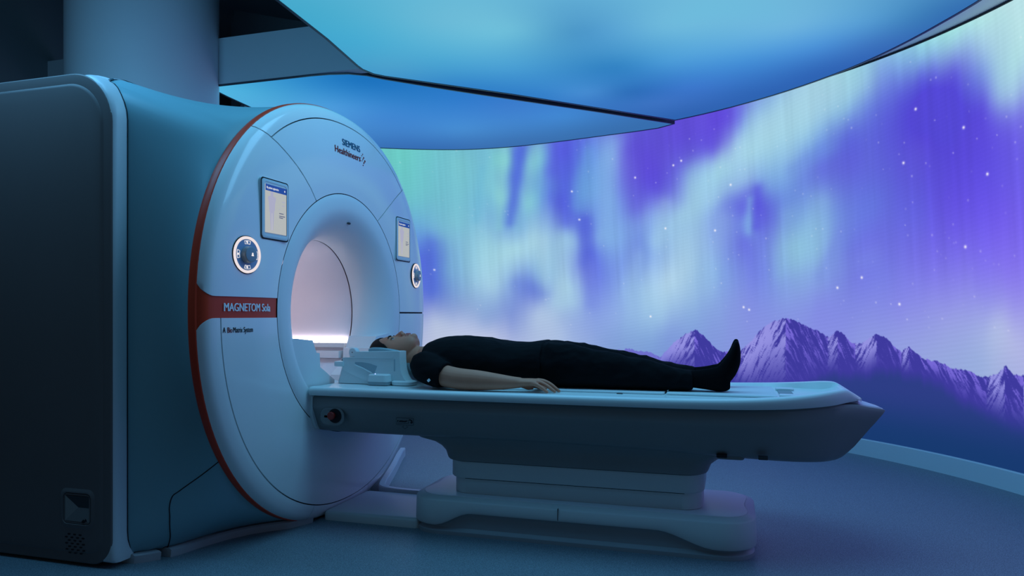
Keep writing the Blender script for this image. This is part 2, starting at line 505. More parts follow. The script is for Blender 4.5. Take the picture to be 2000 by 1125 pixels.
# mountains
rid = np.array(sorted(RIDGE), float)
h = np.interp(pa * 10, rid[:, 0], rid[:, 1]) * .001
h = h + (fbm2(pa * 2.2, pa * 0 + 3, 51, 4) - .5) * .026 + (noise1(pa * 9, 61) - .5) * .007
ft = np.array(sorted(FOOT), float)
hf = np.interp(pa * 10, ft[:, 0], ft[:, 1]) * .001 + (fbm2(pa * 1.5, pa * 0 + 8, 71, 3) - .5) * .05
far = smooth01((pa - 69) / 4.0)                       # the low hills to the left are hazier
dep = h - pz
slope = np.gradient(np.interp(ang * 10, rid[:, 0], rid[:, 1]) * .001, ang)
slope = np.convolve(slope, np.ones(9) / 9, mode='same')
lit = np.interp(pa, ang, slope)
gul = fbm2(pa * 2.2 + dep * 30 * np.sign(lit) + 80, dep * 9 + 3, 81, 5)
gul2 = fbm2(pa * 5.5 + dep * 60 * np.sign(lit) + 90, dep * 22 + 5, 91, 4)
snow = smooth01((gul * .55 + gul2 * .45 - .44 + .10 * np.sign(-lit) * np.minimum(np.abs(lit) * 25, 1)) * 6 + .12)
snow *= smooth01(1.15 - dep / np.maximum(h - hf, .05))
tone = np.where((lit < 0)[:, None], np.array([148, 146, 226.]), np.array([118, 104, 214.]))
rock = np.array([62, 58, 158.])
low = np.array([44, 62, 132.])
mt = rock + (tone - rock) * snow[:, None]
mt = mt + (low - mt) * (smooth01((hf + .02 - pz) / .11))[:, None] * .92
deep = np.array([24, 58, 112.])
mt = mt + (deep - mt) * smooth01((.50 - pz) / .36)[:, None]
mt = mt + (np.array([118, 120, 212.]) - mt) * (far * .85 * smooth01((pz - .35) / .25))[:, None]
mask = smooth01((h - pz) / .008 + .5)[:, None]
pic = pic * (1 - mask) + mt * mask
rgb = lin_np(pic)

me = bpy.data.meshes.new('picture')
nv = NA * NZ
co = np.stack([WC[0] + RW * np.cos(np.radians(pa)), WC[1] + RW * np.sin(np.radians(pa)), pz], 1)
idx = np.arange(nv).reshape(NZ, NA)
quads = np.stack([idx[:-1, :-1], idx[1:, :-1], idx[1:, 1:], idx[:-1, 1:]], -1).reshape(-1, 4)
nq = len(quads)
me.vertices.add(nv)
me.vertices.foreach_set('co', co.ravel())
me.loops.add(nq * 4)
me.loops.foreach_set('vertex_index', quads.ravel().astype(np.int32))
me.polygons.add(nq)
me.polygons.foreach_set('loop_start', np.arange(0, nq * 4, 4, dtype=np.int32))
me.update(calc_edges=True)
at = me.attributes.new('picture_colour', 'FLOAT_COLOR', 'POINT')
at.data.foreach_set('color', np.concatenate([rgb, np.ones((nv, 1))], 1).ravel())
me.materials.append(glow('led_picture', (1, 1, 1), SCREEN_GAIN, attr='picture_colour', sampling=False))
vw = thing('curved_video_screen', 'curved floor to ceiling screen showing purple and turquoise northern lights over snowy mountains', 'screen', ring_pt(60, RW, 0))
tag(link('picture', me, vw), 'glowing picture of northern lights above snowy mountains')
b = Bag()
b.grid([[ring_pt(d, r, z) for d in np.linspace(A0, A1, 80)] for r, z in ((RW + .004, Z0), (RW + .024, Z0), (RW + .024, Z1), (RW + .004, Z1))], close_v=True)
b.build('screen_back', M_DARK, vw)

# ---------------------------------------------------------------- luminous ceiling panels
def smooth_scalar(t):
    t = min(1, max(0, t / 1.6))
    return t * t * (3 - 2 * t)

P1_COL = [(-.38,.07,70,170,205),(-.32,.16,70,170,205),(-.27,.63,70,170,210),(.29,.48,105,185,215),(-.29,1.08,75,160,205),(.04,1.08,75,165,210),(.01,1.61,50,130,200),(.65,.74,110,190,218),(.48,1.31,75,160,212),(.47,2.01,50,125,200),(1.02,.86,75,150,200),(1.01,1.19,70,148,203),(1.16,.9,85,160,210),(1.12,1.51,50,130,195),(1.15,2.08,45,110,185),(1.3,2.39,60,115,195),(.86,2.0,70,140,210),(1.5,.93,110,185,220),(1.45,1.51,75,155,215),(1.58,2.09,60,120,205),(1.78,1.09,105,180,220),(1.93,1.65,70,145,215),(1.94,2.32,50,105,185),(2.19,1.14,110,180,222),(2.37,1.51,75,145,215),(2.42,1.95,50,105,185),(2.6,1.19,85,155,210),(2.67,1.6,60,115,190),(2.85,1.19,60,125,185),(2.96,1.16,55,115,180),(1.43,2.8,48,100,178),(1.0,.56,90,165,208),
          (0,-.6,80,170,210),(1,-.4,100,185,216),(2,-.3,100,180,216),(2.9,-.3,70,135,190),(1,-1.4,70,150,200),(2,-1.3,70,145,200)]
P2_COL = [(-1.64,1.17,80,180,225),(-1.4,1.3,70,165,215),(-1.01,1.24,50,140,205),(-.61,1.24,28,115,190),(-.42,1.67,45,125,200),(-1.1,1.73,75,155,220),(-.86,2.11,65,135,210),(-.1,1.9,50,125,205),(-.37,2.59,70,140,210),(.23,2.14,60,125,205),(.55,2.54,65,135,210),(.95,2.66,60,120,190),(-.82,3.1,55,110,180),(-.07,3.12,60,115,180),(.66,3.05,58,115,180),(1.25,2.91,55,110,175),(-1.26,3.01,55,110,180)]
def arc(d0, d1, r, n):
    return [ring_pt(d, r, 0)[:2] for d in np.linspace(d0, d1, n)]
P1_OUT = [ring_pt(d, float(np.interp(d, (20, 28, 40, 55, 68.5), (3.11, 3.13, 3.19, 3.24, 3.29))), 0)[:2] for d in np.linspace(-20, 68.5, 40)] + [(1.41, 2.935), (.312, 1.866), (-.40, 1.235), (-.452, 1.17), (-.478, 1.07), (-.475, 1.0), (-.42, .54), (-.385, .01), (-.36, -.8), (-.2, -1.6), (.6, -2.2), (1.8, -2.4), (2.9, -1.9)]
P2_OUT = [(1.385, 3.06), (.287, 1.985), (-.445, 1.285), (-.52, 1.195), (-.62, 1.13), (-.75, 1.10), (-.887, 1.09), (-1.66, 1.09), (-1.72, 1.14), (-1.73, 1.3), (-1.70, 3.06)] + arc(121, 70.2, 3.44, 26)[1:-1]
def inside(poly, x, y):
    r = False
    j = len(poly) - 1
    for i in range(len(poly)):
        xi, yi = poly[i]
        xj, yj = poly[j]
        if (yi > y) != (yj > y) and x < (xj - xi) * (y - yi) / (yj - yi) + xi:
            r = not r
        j = i
    return r
def luminous_panel(name, outline, zfun, cols, sx, label, gname):
    root = thing(name, label, 'ceiling light', (outline[0][0], outline[0][1], zfun(*outline[0])))
    bm = bmesh.new()
    # outline densified, then filled by a constrained triangulation with inner points
    dense = []
    for i, p in enumerate(outline):
        q = outline[(i + 1) % len(outline)]
        n = max(1, int(math.hypot(q[0] - p[0], q[1] - p[1]) / .12))
        dense += [(p[0] + (q[0] - p[0]) * k / n, p[1] + (q[1] - p[1]) * k / n) for k in range(n)]
    from mathutils.geometry import delaunay_2d_cdt
    inner = []
    xs = [p[0] for p in dense]
    ys = [p[1] for p in dense]
    for gx in np.arange(min(xs), max(xs), .07):
        for gy in np.arange(min(ys), max(ys), .07):
            if inside(dense, gx, gy):
                inner.append((float(gx), float(gy)))
    n = len(dense)
    allp = [Vector(p) for p in dense + inner]
    vs, es, fs, *_ = delaunay_2d_cdt(allp, [(i, (i + 1) % n) for i in range(n)], [], 1, 1e-4)
    m2 = bpy.data.meshes.new('membrane')
    m2.from_pydata([(v.x, v.y, zfun(v.x, v.y)) for v in vs], [], [tuple(f) for f in fs])
    arr = np.array([(v.x, v.y) for v in vs])
    c = lin_np(blend_points(arr[:, 0], arr[:, 1], cols, sx, sx))
    at = m2.attributes.new('panel_colour', 'FLOAT_COLOR', 'POINT')
    at.data.foreach_set('color', np.concatenate([c, np.ones((len(c), 1))], 1).ravel())
    m2.materials.append(glow(gname, (1, 1, 1), PANEL_GAIN, attr='panel_colour', sampling=False))
    m2.polygons.foreach_set('use_smooth', [True] * len(m2.polygons))
    link('light_membrane', m2, root)
    # metal edge profile all round
    cx = sum(xs) / n
    cy = sum(ys) / n
    b = Bag()
    rows = []
    for off, dz in ((0.0, -.004), (.016, -.004), (.016, .05), (-.01, .05), (-.01, .006), (0.0, .004)):
        row = []
        for i in range(n):
            p0 = Vector(dense[i - 1])
            p1 = Vector(dense[(i + 1) % n])
            t = (p1 - p0).normalized()
            nrm = Vector((t.y, -t.x))
            row.append((dense[i][0] + nrm.x * off * SGN, dense[i][1] + nrm.y * off * SGN, zfun(*dense[i]) + dz))
        rows.append(row)
    b.grid(rows, close_u=True, close_v=True)
    b.build('edge_profile', M_PROFILE, root)
    b = Bag()
    b.v = [(v.x, v.y, zfun(v.x, v.y) + .05) for v in vs]
    b.f = [tuple(f) for f in fs]
    b.build('panel_back', M_DARKWALL, root)
    return root
M_PROFILE = mat('dark_metal_profile', (.05, .06, .075), .4, .5, .05, 10)
SGN = 1
luminous_panel('luminous_light_panel', P1_OUT, lambda x, y: 2.6, P1_COL, .17,
               'large turquoise to blue luminous ceiling panel above the patient table', 'luminous_membrane_large')
SGN = -1
luminous_panel('luminous_light_panel', P2_OUT, lambda x, y: 2.6 - .024 * max(0, y - 1.2) * smooth_scalar(.9 - x), P2_COL, .20,
               'smaller blue luminous ceiling panel behind the scanner and meeting the screen', 'luminous_membrane_small')

# ================================================================ THE SCANNER
ZC = 0.98                                          # height of the bore axis
scan = thing('mri_scanner', 'white and blue ring shaped scanner with a red stripe and a lit tunnel', 'scanner', (-.8, 0, 0))

def gsq(th, n=2.15):
    return (abs(math.cos(th)) ** n + abs(math.sin(th)) ** n) ** (-1 / n)
XR = np.array(sorted([(1.004, -.05), (.999, -.034), (.992, -.016), (.978, -.002), (.95, .009), (.9, .018), (.82, .026), (.75, .030), (.66, .028), (.585, .021)]))
RING_PROFILE = [(.585, .021), (.56, .026), (.52, .0255), (.49, .018), (.46, .002), (.43, -.022), (.405, -.05), (.385, -.082), (.372, -.12), (.366, -.16)]
def XD(r):
    return float(np.interp(r, XR[:, 0], XR[:, 1]))
def dpt(r, th, dx=0.0):
    t = smooth01((r - .585) / .4)
    g = 1 + (gsq(th) - 1) * float(t)
    return (XD(r) + dx, r * g * math.cos(th), max(.012, ZC + r * g * math.sin(th)))

def disc_patch(name, r0, r1, t0, t1, nr, nt, m, parent=scan, depth=.014, rs=None, lab=None):
    """one cover panel of the front disc: polar patch with real edges, angles given by functions of radius"""
    rs = rs or [r0 + (r1 - r0) * i / nr for i in range(nr + 1)]
    front, back = [], []
    for r in rs:
        a, c = t0(r), t1(r)
        front.append([dpt(r, a + (c - a) * j / nt) for j in range(nt + 1)])
        back.append([dpt(r, a + (c - a) * j / nt, -depth) for j in range(nt + 1)])
    b = Bag()
    b.grid(front)
    b.grid(back)
    for side in (0, -1):
        b.grid([front[side], back[side]])
        b.grid([[row[side] for row in front], [row[side] for row in back]])
    o = b.build(name, m, parent, smooth=38)
    if lab:
        tag(o, lab)
    return o

RIMS = [.95, .962, .972, .981, .988, .994, .999, 1.004]
G = .0028
TL = lambda r: math.radians(119 + 12.5 * min(1, max(0, (r - .585) / .40)))
TR = lambda r: math.radians(57.5 - 10.5 * min(1, max(0, (r - .585) / .40)))
ZB, ZT = -.021, .056
def round_end(r):
    return .045 - math.sqrt(max(0, .045 ** 2 - max(0, r - .953) ** 2)) if r < .998 else .045
up_left = lambda r: math.pi - math.asin((ZT + G + round_end(r)) / r)
low_left = lambda r: math.pi + math.asin((-ZB + G + round_end(r)) / r)
RP = lambda a: [.5891, .61, .66, .72, .78, .84, .90] + RIMS if a else None
disc_patch('logo_panel', .5891, .9315, lambda r: TR(r) + G / r, lambda r: TL(r) - G / r, 10, 40, M_WHITE)
disc_patch('upper_rim_panel', 0, 0, lambda r: TR(r) + G / r, lambda r: TL(r) - G / r, 0, 40, M_WHITE, rs=[.9365] + RIMS)
disc_patch('control_panel', 0, 0, lambda r: TL(r) + G / r, up_left, 0, 30, M_WHITE, rs=RP(1))
disc_patch('control_panel', 0, 0, lambda r: math.asin(.005 / r), lambda r: TR(r) - G / r, 0, 30, M_WHITE, rs=RP(1))
disc_patch('lower_front_panel', .5891, .9245, low_left, lambda r: 2 * math.pi - math.asin((.004) / r), 12, 90, M_WHITE)
a1, a2 = math.radians(252), math.radians(284)
disc_patch('lower_rim_panel', 0, 0, low_left, lambda r: a1 - .002, 0, 40, M_WHITE, rs=[.9295, .94] + RIMS)
disc_patch('lower_rim_panel', 0, 0, lambda r: a1 + .002, lambda r: a2 - .002, 0, 24, M_WHITE, rs=[.9295, .94] + RIMS)
disc_patch('lower_rim_panel', 0, 0, lambda r: a2 + .002, lambda r: 2 * math.pi - math.asin(.004 / r), 0, 40, M_WHITE, rs=[.9295, .94] + RIMS)
# dark carrier behind the joints, red stripe, red outer ring
b = Bag()
rows = [[dpt(r, 2 * math.pi * k / 128, -.008) for k in range(128)] for r in [.58, .7, .85, .93, .97, .99, 1.0]]
b.grid(rows, close_u=True)
b.build('front_carrier', M_SEAM, scan)
disc_patch('red_stripe', 0, 0, lambda r: math.pi - math.asin((ZT + round_end(r) * 1.05 + .004) / r), lambda r: math.pi + math.asin((-ZB + round_end(r) * 1.05 + .004) / r), 0, 14, M_RED,
           rs=RP(1), lab='dark red stripe with white lettering').location.x += -.0035
b = Bag()
rows = []
for r, x in ((.985, -.03), (.999, -.036), (1.003, -.040), (1.0045, -.048), (1.0045, -.066), (1.000, -.074), (.97, -.077)):
    rows.append([(x, r * gsq(t) * math.cos(t), max(.010, ZC + r * gsq(t) * math.sin(t))) for t in np.linspace(0, 2 * math.pi, 160, endpoint=False)])
b.grid(rows, close_u=True)
tag(b.build('outer_ring', M_RED, scan), 'thin dark red ring round the front')
# tunnel mouth and tunnel
prof = crom(RING_PROFILE, 4)
b = Bag()
b.grid([[(p[1], p[0] * math.cos(t), ZC + p[0] * math.sin(t)) for t in np.linspace(0, 2 * math.pi, 128, endpoint=False)] for p in prof], close_u=True)
b.build('tunnel_mouth', M_MATT, scan, smooth=60)
b = Bag()
b.grid([[(x, r * math.cos(t), ZC + r * math.sin(t)) for t in np.linspace(0, 2 * math.pi, 96, endpoint=False)] for x, r in ((-.166, .366), (-.170, .370), (-.176, .366), (-.5, .365), (-1.0, .365), (-1.6, .365))], close_u=True)
b.build('tunnel_liner', mat('tunnel_white', (.80, .76, .80), .35, .4, .02, 4), scan, smooth=60)
# small lamp dot at the tunnel crown
b = Bag()
b.ball((.001, .045, ZC + .452), .006, .016, .006)
b.build('positioning_laser', M_DARK, scan)

# shoulders of the tunnel mouth left and right of the table
for sg in (-1, 1):
    prof2 = [(.53, .80), (.515, .842), (.46, .862), (.448, .864), (.31, .851), (.277, .792), (.25, .790), (.246, .724)]
    prof2 += [(.246 - .126 * math.sin(k / 8 * math.pi / 2), .655 + .069 * (1 - math.sin(k / 8 * math.pi / 2)) ** 1.0) for k in range(1, 9)]
    prof2 += [(.12, .56)]
    prof2 += [(.52 * math.cos(math.radians(a)), ZC + .52 * math.sin(math.radians(a))) for a in (-76, -66, -56, -46, -36, -28)]
    b = Bag()
    pts = [(sg * y, z) for y, z in prof2]
    b.loft([[(x, y, z) for y, z in pts] for x in (-.15, -.02, .010, .0165)])
    b.build('tunnel_shoulder', M_MATT, scan, smooth=30)

# lighting strips and rails on both sides of the tunnel
for sg in (-1, 1):
    def span(y0, y1):
        return min(y0 * sg, y1 * sg), max(y0 * sg, y1 * sg)
    b = Bag()
    b.box(-1.5, -.17, *span(.235, .283), .735, .772)
    b.build('table_rail', M_MATT, scan, smooth=0)
    b = Bag()
    b.box(-1.5, -.17, *span(.288, .330), .790, .814)
    st = b.build('light_strip', M_MATT, scan, smooth=0)
    b = Bag()
    b.box(-1.5, -.17, *span(.322, .330), .832, .843)
    b.build('light_bar', glow('tunnel_bar', (1.0, .86, .94), 7.0), st, smooth=0)
    for k in range(30):
        x = -.185 - k * .0445
        b = Bag()
        b.ball((x, .322 * sg, .827), .0155, .007, .0085, 12, 8)
        b.build('lamp', glow('tunnel_lamp', (1.0, .86, .94), 9.0), st)

# ---- flared side cover between the front ring and the body
def rr_radius(th, hw, up, dn, rc):
    """distance from the axis to a rounded rectangle, along angle th"""
    c, s = math.cos(th), math.sin(th)
    lo, hi = .3, 2.0
    cz = (up - dn) / 2
    hh = (up + dn) / 2
    for _ in range(30):
        m = (lo + hi) / 2
        qx = abs(m * c) - hw + rc
        qz = abs(m * s - cz) - hh + rc
        d = math.hypot(max(qx, 0), max(qz, 0)) + min(max(qx, qz), 0) - rc
        if d > 0:
            hi = m
        else:
            lo = m
    return (lo + hi) / 2
THS = np.linspace(0, 2 * math.pi, 288, endpoint=False)
def edge_back(z):
    """the body edge curves backwards towards the top"""
    t = min(max(0, z - 1.72), .18)
    return .185 - math.sqrt(.185 ** 2 - t * t)
def flare_pt(th, s, dn=0.0):
    r0 = .995 * gsq(th)
    r1 = rr_radius(th, .968, .95, 1.0, .13)
    r = r0 + (r1 - r0) * s ** .7 - .032 * math.cos(th) ** 2 * math.sin(math.pi * s ** .8) ** 1.2 + dn
    x = -.066 + (-.388 - edge_back(ZC + r1 * math.sin(th)) + .066) * s
    return (x, r * math.cos(th), max(.036, ZC + r * math.sin(th)))
b = Bag()
b.grid([[flare_pt(t, s) for t in THS] for s in np.linspace(0, 1, 30)], close_u=True)
b.build('flared_cover', M_SHELL, scan, smooth=60)
# joint of the lower service cover
path = []
for th_d, s in crom([(215, 0.0), (217, .23), (218.5, .46), (219, .54), (220.5, .58), (222.5, .59), (225.5, .64), (227.4, .71), (228.6, .78), (228.2, .80)], 6):
    path.append(flare_pt(math.radians(th_d), s, .0004))
b = Bag()
b.tube(path, .0022, 6)
b.build('service_joint', M_SEAM, scan)
# pale trim frame between cover and side panel
def trim_ring(hw, up, dn, rc, x, k=1.0):
    out = []
    for t in THS:
        r = rr_radius(t, hw, up, dn, rc)
        z = ZC + r * math.sin(t)
        out.append((x - k * edge_back(z), r * math.cos(t), max(.022, z)))
    return out
b = Bag()
b.grid([trim_ring(.950, .932, .98, .13, -.43), trim_ring(.966, .946, .985, .13, -.396), trim_ring(.971, .949, .987, .13, -.384), trim_ring(.980, .948, .987, .12, -.381), trim_ring(1.016, .934, .985, .07, -.384),
        trim_ring(1.027, .926, .985, .04, -.388), trim_ring(1.034, .922, .985, .03, -.397), trim_ring(1.034, .922, .985, .03, -.45)], close_u=True)
b.build('trim_frame', mat('pale_blue_trim', (.62, .66, .69), .38, .45, .03, 4), scan, smooth=50)
b = Bag()
tr_ = [(q[0] + .0015, q[1], q[2]) for q in trim_ring(.9685, .9495, .987, .13, -.3865)]
b.tube(tr_ + [tr_[0]], .0030, 6, cap=False)
b.build('cover_joint', M_SEAM, scan)
# body shell behind
b = Bag()
b.grid([trim_ring(1.02, .916, .955, .06, x, 1.0) for x in (-.41, -.9, -1.5)] + [trim_ring(1.0, .89, .95, .1, -1.6, 0)] + [[(-1.62, .5 * math.cos(t), ZC + .5 * math.sin(t)) for t in THS]] + [[(-1.6, .366 * math.cos(t), ZC + .366 * math.sin(t)) for t in THS]], close_u=True)
b.build('body_shell', M_SIDE, scan, smooth=40)
# near side panel: thick plate with bevelled edge and a raised field
def side_outline(ins):
    x0, x1, z0, z1 = -1.62 + ins, -.392 - ins, .012 + ins, 1.902 - ins
    rt, rb = .20 - ins * .8, .10 - ins * .8
    pts = []
    for cx, cz, r, a0 in ((x1 - rt, z1 - rt, rt, 0), (x0 + rt, z1 - rt, rt, 90), (x0 + rb, z0 + rb, rb, 180), (x1 - rb, z0 + rb, rb, 270)):
        for k in range(15):
            a = math.radians(a0 + 90 * k / 14)
            pts.append((cx + r * math.cos(a), cz + r * math.sin(a)))
    return pts
def side_fn(y0):
    return lambda a, c, d: (a, y0 - d, c)
for sg in (-1,):
    b = Bag()
    rings = []
    for ins, d in ((.0, 0.0), (.0, .010), (.004, .0135), (.010, .0145), (.040, .0150), (.046, .0185), (.052, .0195)):
        rings.append([(x, -1.022 - d, z) for x, z in side_outline(ins)])
    b.loft(rings, cap0=False)
    sp = b.build('side_panel', M_SIDE, scan, smooth=25)
# recess with grip, in the side panel
rx0, rx1, rz0, rz1 = -.625, -.478, .158, .288
b = Bag()
yf = -1.0418
rows = []
for ins, d in ((-.012, -.0005), (-.004, .0025), (0.0, .0045), (.004, .0045), (.006, .002)):
    rows.append([(x, yf - d, z) for x, z in rrect(rx0 + ins, rx1 - ins, rz0 + ins, rz1 - ins, .024 - ins * .6, 6)])
b.grid(rows, close_u=True)
fr = b.build('grip_frame', M_SIDE, sp)
b = Bag()
b.grid([[(x, yf - .0008, z) for x, z in rrect(rx0 + .005 + k, rx1 - .005 - k, rz0 + .005 + k, rz1 - .005 - k, .02, 6)] for k in (0, .004)], close_u=True)
b.build('frame_joint', M_SEAM, sp)
b = Bag()
ro = rrect(rx0 + .014, rx1 - .014, rz0 + .014, rz1 - .014, .012, 6)
tipx, tipz = -.545, .228
b.grid([[(x, yf - .0025, z) for x, z in rrect(rx0 + .008, rx1 - .008, rz0 + .008, rz1 - .008, .018, 6)], [(x, yf - .0025, z) for x, z in ro]], close_u=True)
b.build('grip_plate', M_SIDE, sp)
L, Rr, B_, T_ = rx0 + .016, rx1 - .014, rz0 + .016, rz1 - .016
yo, yi = yf - .0030, yf - .0012  # facet colours carry the recess shading: lit, half-lit and shaded slope
for nm, quad, mm in (('grip_slope', [(L, yo, B_), (L, yo, T_), (tipx, yi, tipz)], mat('grip_slope_lit', (.30, .28, .27), .5, .4, .04, 8)),
                     ('grip_slope', [(L, yo, B_), (Rr, yo, B_), (Rr, yi, tipz), (tipx, yi, tipz)], mat('grip_slope_half_lit', (.22, .21, .21), .5, .4, .04, 8)),
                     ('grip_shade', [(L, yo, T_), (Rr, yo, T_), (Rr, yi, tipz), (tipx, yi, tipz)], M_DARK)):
    b = Bag()
    b.loft([[(x, y, z) for x, y, z in quad], [(x, y + .002, z) for x, y, z in quad]])
    b.build(nm, mm, sp, smooth=0)
b = Bag()
b.plate([(-.527, .176), (-.519, .184), (-.512, .181), (-.508, .188), (-.5, .178), (-.51, .176), (-.516, .17), (-.524, .17)], side_fn(yf - .0032), 0, .0006)
b.build('grip_symbol', M_INK, sp)
# vent slots under the grip: alternating rows of three and four
slot = None
for row in range(7):
    n = 3 if row % 2 == 0 else 4
    for k in range(n):
        cx = -.565 + (k - (n - 1) / 2) * .0275 + row * .0008
        cz = .122 - row * .0118
        if slot is None:
            b = Bag()
            b.plate(rrect(-.0062, .0062, -.0026, .0026, .002, 3), lambda a, c, d: (a, -d, c), 0, .0012)
            slot = b.build('vent_slot', M_INK, sp)
            s0 = slot
        else:
            s0 = slot.copy()
            COL.objects.link(s0)
        s0.location = Vector((cx, yf - .0002, cz)) - sp.location - scan.location
# pale floor skirt that follows the cover diagonally
def floor_contour(s):
    for t in np.arange(math.pi, 1.5 * math.pi, .004):
        q = flare_pt(t, s)
        if q[2] <= .0362:
            return q[0], q[1]
    return q[0], q[1]
cont = [floor_contour(s) for s in np.linspace(0, 1, 25)]
cont = [(-.030, -.255), (-.045, -.30)] + cont[1:]
for sg in (-1, 1):
    for seg in (cont[:20], cont[20:]):
        b = Bag()
        n_ = len(seg)
        top, out, bot, back = [], [], [], []
        for k, (x, y) in enumerate(seg):
            e = .028
            ox, oy = x + e * .9, y - e * .45
            if k == 0 and seg is not cont[:20] and len(seg) < 10:
                ox, oy = ox - .004, oy - .012
            yy_ = -sg * oy
            top.append((ox - .010, yy_, .036))
            out.append((ox, yy_, .030))
            bot.append((ox - .004, yy_, .0))
            back.append((x - .06, -sg * y, .0355))
        b.grid([back, top, out, bot, [(q[0] - .1, q[1], 0) for q in bot]], close_v=True)
        b.f.append(tuple([k * n_ for k in range(5)]))
        b.f.append(tuple([k * n_ + n_ - 1 for k in range(5)]))
        b.build('floor_skirt', mat('skirt_grey', (.40, .40, .43), .4, .4, .03, 6), scan)
# floor channel on the far side, curving towards the table foot
b = Bag()
pth = crom([(.46, .245, .02), (.30, .235, .02), (.16, .245, .02), (.075, .28, .02), (.03, .36, .02), (-.04, .56, .02), (-.13, .82, .02), (-.24, 1.12, .02), (-.30, 1.3, .02)], 6)
rows = []
for i, p in enumerate(pth):
    q0, q1 = pth[max(i - 1, 0)], pth[min(i + 1, len(pth) - 1)]
    t = (q1 - q0) / np.linalg.norm(q1 - q0)
    nx, ny = -t[1], t[0]
    rows.append([(p[0] + nx * a, p[1] + ny * a, z) for a, z in ((-.018, 0), (-.018, .05), (-.014, .056), (.014, .056), (.018, .05), (.018, 0))])
b.loft(rows)
b.build('floor_channel', mat('channel_white', (.62, .66, .70), .35, .4, .03, 6), scan)

# ---- screens on the front
def surf(y, z, dx=0.0):
    """point on the disc front over world y, height rel. to axis z"""
    return (XD(math.hypot(y, z)) + dx, y, ZC + z)
for sg in (-1, 1):
    cy, cz, w, hgt = .615 * sg, .425, .182, .244
    X0 = .0300
    b = Bag()
    rows = []
    for ins, dx in ((-.004, -.012), (-.004, .0005), (-.001, .0005), (0, -.002), (.001, .0035), (.003, .0045), (.012, .0045), (.0125, .003)):
        rows.append([(X0 + dx, y, z) for y, z in rrect(cy - w / 2 + ins, cy + w / 2 - ins, ZC + cz - hgt / 2 + ins, ZC + cz + hgt / 2 - ins, .016, 5)])
    b.loft(rows, cap0=False)
    fr = b.build('touch_screen', mat('screen_bezel_blue', (.62, .70, .74), .3, .5, .03, 8), scan)
    b = Bag()
    rows = [[(X0 - .001, y, z) for y, z in rrect(cy - w / 2 + k, cy + w / 2 - k, ZC + cz - hgt / 2 + k, ZC + cz + hgt / 2 - k, .016, 5)] for k in (-.0045, 0.0)]
    b.grid([[(X0 + .0012, p[1], p[2]) for p in r] for r in rows], close_u=True)
    b.build('bezel_joint', M_SEAM, fr)
    sy0, sy1, sz0, sz1 = cy - .070, cy + .074, ZC + cz - .098, ZC + cz + .100
    def sfn(dx):
        return lambda a, c, d: (X0 + dx + d, a, c)
    b = Bag()
    b.plate([(sy0, sz0), (sy1, sz0), (sy1, sz1), (sy0, sz1)], sfn(.0045), -.002, .0008)
    b.build('display', glow('display_page', lin((192, 197, 198)), .85), fr, smooth=0)
    b = Bag()
    b.plate([(sy0, sz1 - .026), (sy1, sz1 - .026), (sy1, sz1), (sy0, sz1)], sfn(.0054), 0, .0004)
    b.build('title_bar', glow('display_title', lin((40, 80, 165)), .9), fr, smooth=0)
    b = Bag()
    b.plate([(sy1, sz0), (sy1 + .004, sz0), (sy1 + .004, sz1), (sy1, sz1)], sfn(.0048), 0, .0004)
    b.build('display_edge', M_INK, fr, smooth=0)
    # title lettering and the patient figure on the page
    v, f = text_mesh('My patient registration', .0125, .0004, .72)
    b = Bag()
    b.v = [(X0 + .0060, sy0 + .006 + x, sz1 - .017 + y) for x, y in v]
    b.f = f
    b.build('title_lettering', glow('display_white', lin((225, 230, 240)), .9), fr, smooth=0)
    b = Bag()
    b.disc((X0 + .006, sy1 - .013, sz1 - .013), 'x', 0, .004, 0, .0003, 16)
    b.build('title_icon', glow('display_white', lin((225, 230, 240)), .9), fr, smooth=0)
    M_LAV = glow('display_lavender', lin((182, 184, 212)), .85)
    M_PALE = glow('display_pale', lin((212, 214, 212)), .85)
    fx = sy0 + .043
    fz = sz0 + .012
    b = Bag()
    hw_ = [(0, .008), (.012, .008), (.05, .012), (.085, .014), (.09, .019), (.12, .021), (.14, .027), (.148, .024), (.152, .008), (.16, .010), (.168, .009), (.172, .003)]
    poly = [(fx + w_, fz + z_ * .93) for z_, w_ in hw_] + [(fx - w_, fz + z_ * .93) for z_, w_ in reversed(hw_)]
    b.plate(poly, sfn(.0054), 0, .0004)
    b.build('patient_figure', M_LAV, fr, smooth=0)
    b = Bag()
    b.plate([(fx - .002, fz), (fx + .002, fz), (fx + .0012, fz + .07), (fx - .0012, fz + .07)], sfn(.0059), 0, .0003)
    b.build('figure_gap', M_PALE, fr, smooth=0)
    for k, (a, c, ln) in enumerate(((.030, .036, .02), (.030, .052, .016), (.010, .070, .006), (.010, .086, .030), (.010, .097, .040), (.010, .104, .026), (-.052, .055, .018), (-.052, .085, .014))):
        b = Bag()
        y0 = cy + .012 + a
        if a < 0:
            y0 = sy0 + .022
        b.plate([(y0, sz1 - c - .026), (min(y0 + ln, sy1 - .004), sz1 - c - .026), (min(y0 + ln, sy1 - .004), sz1 - c - .0225), (y0, sz1 - c - .0225)], sfn(.0062), 0, .0003)
        b.build('text_line', glow('display_grey_ink', lin((95, 105, 140)), .8) if k in (3, 4, 5) else M_LAV, fr, smooth=0)

    # rotary control with a glowing ring
    dy, dz, dr = .795 * sg, .225, .073
    DX = XD(math.hypot(dy, dz)) + .005
    tilt = Matrix.Rotation(.10 * sg, 3, 'Z')
    def tl(p):
        c0 = Vector((DX, dy, ZC + dz))
        return tuple(c0 + tilt @ (Vector(p) - c0))
    def put(b, nm, m, par, **k):
        b.v = [tl(p) for p in b.v]
        return b.build(nm, m, par, **k)
    b = Bag()
    b.disc((DX, dy, ZC + dz), 'x', 0, dr + .0025, -.012, -.001, 48)
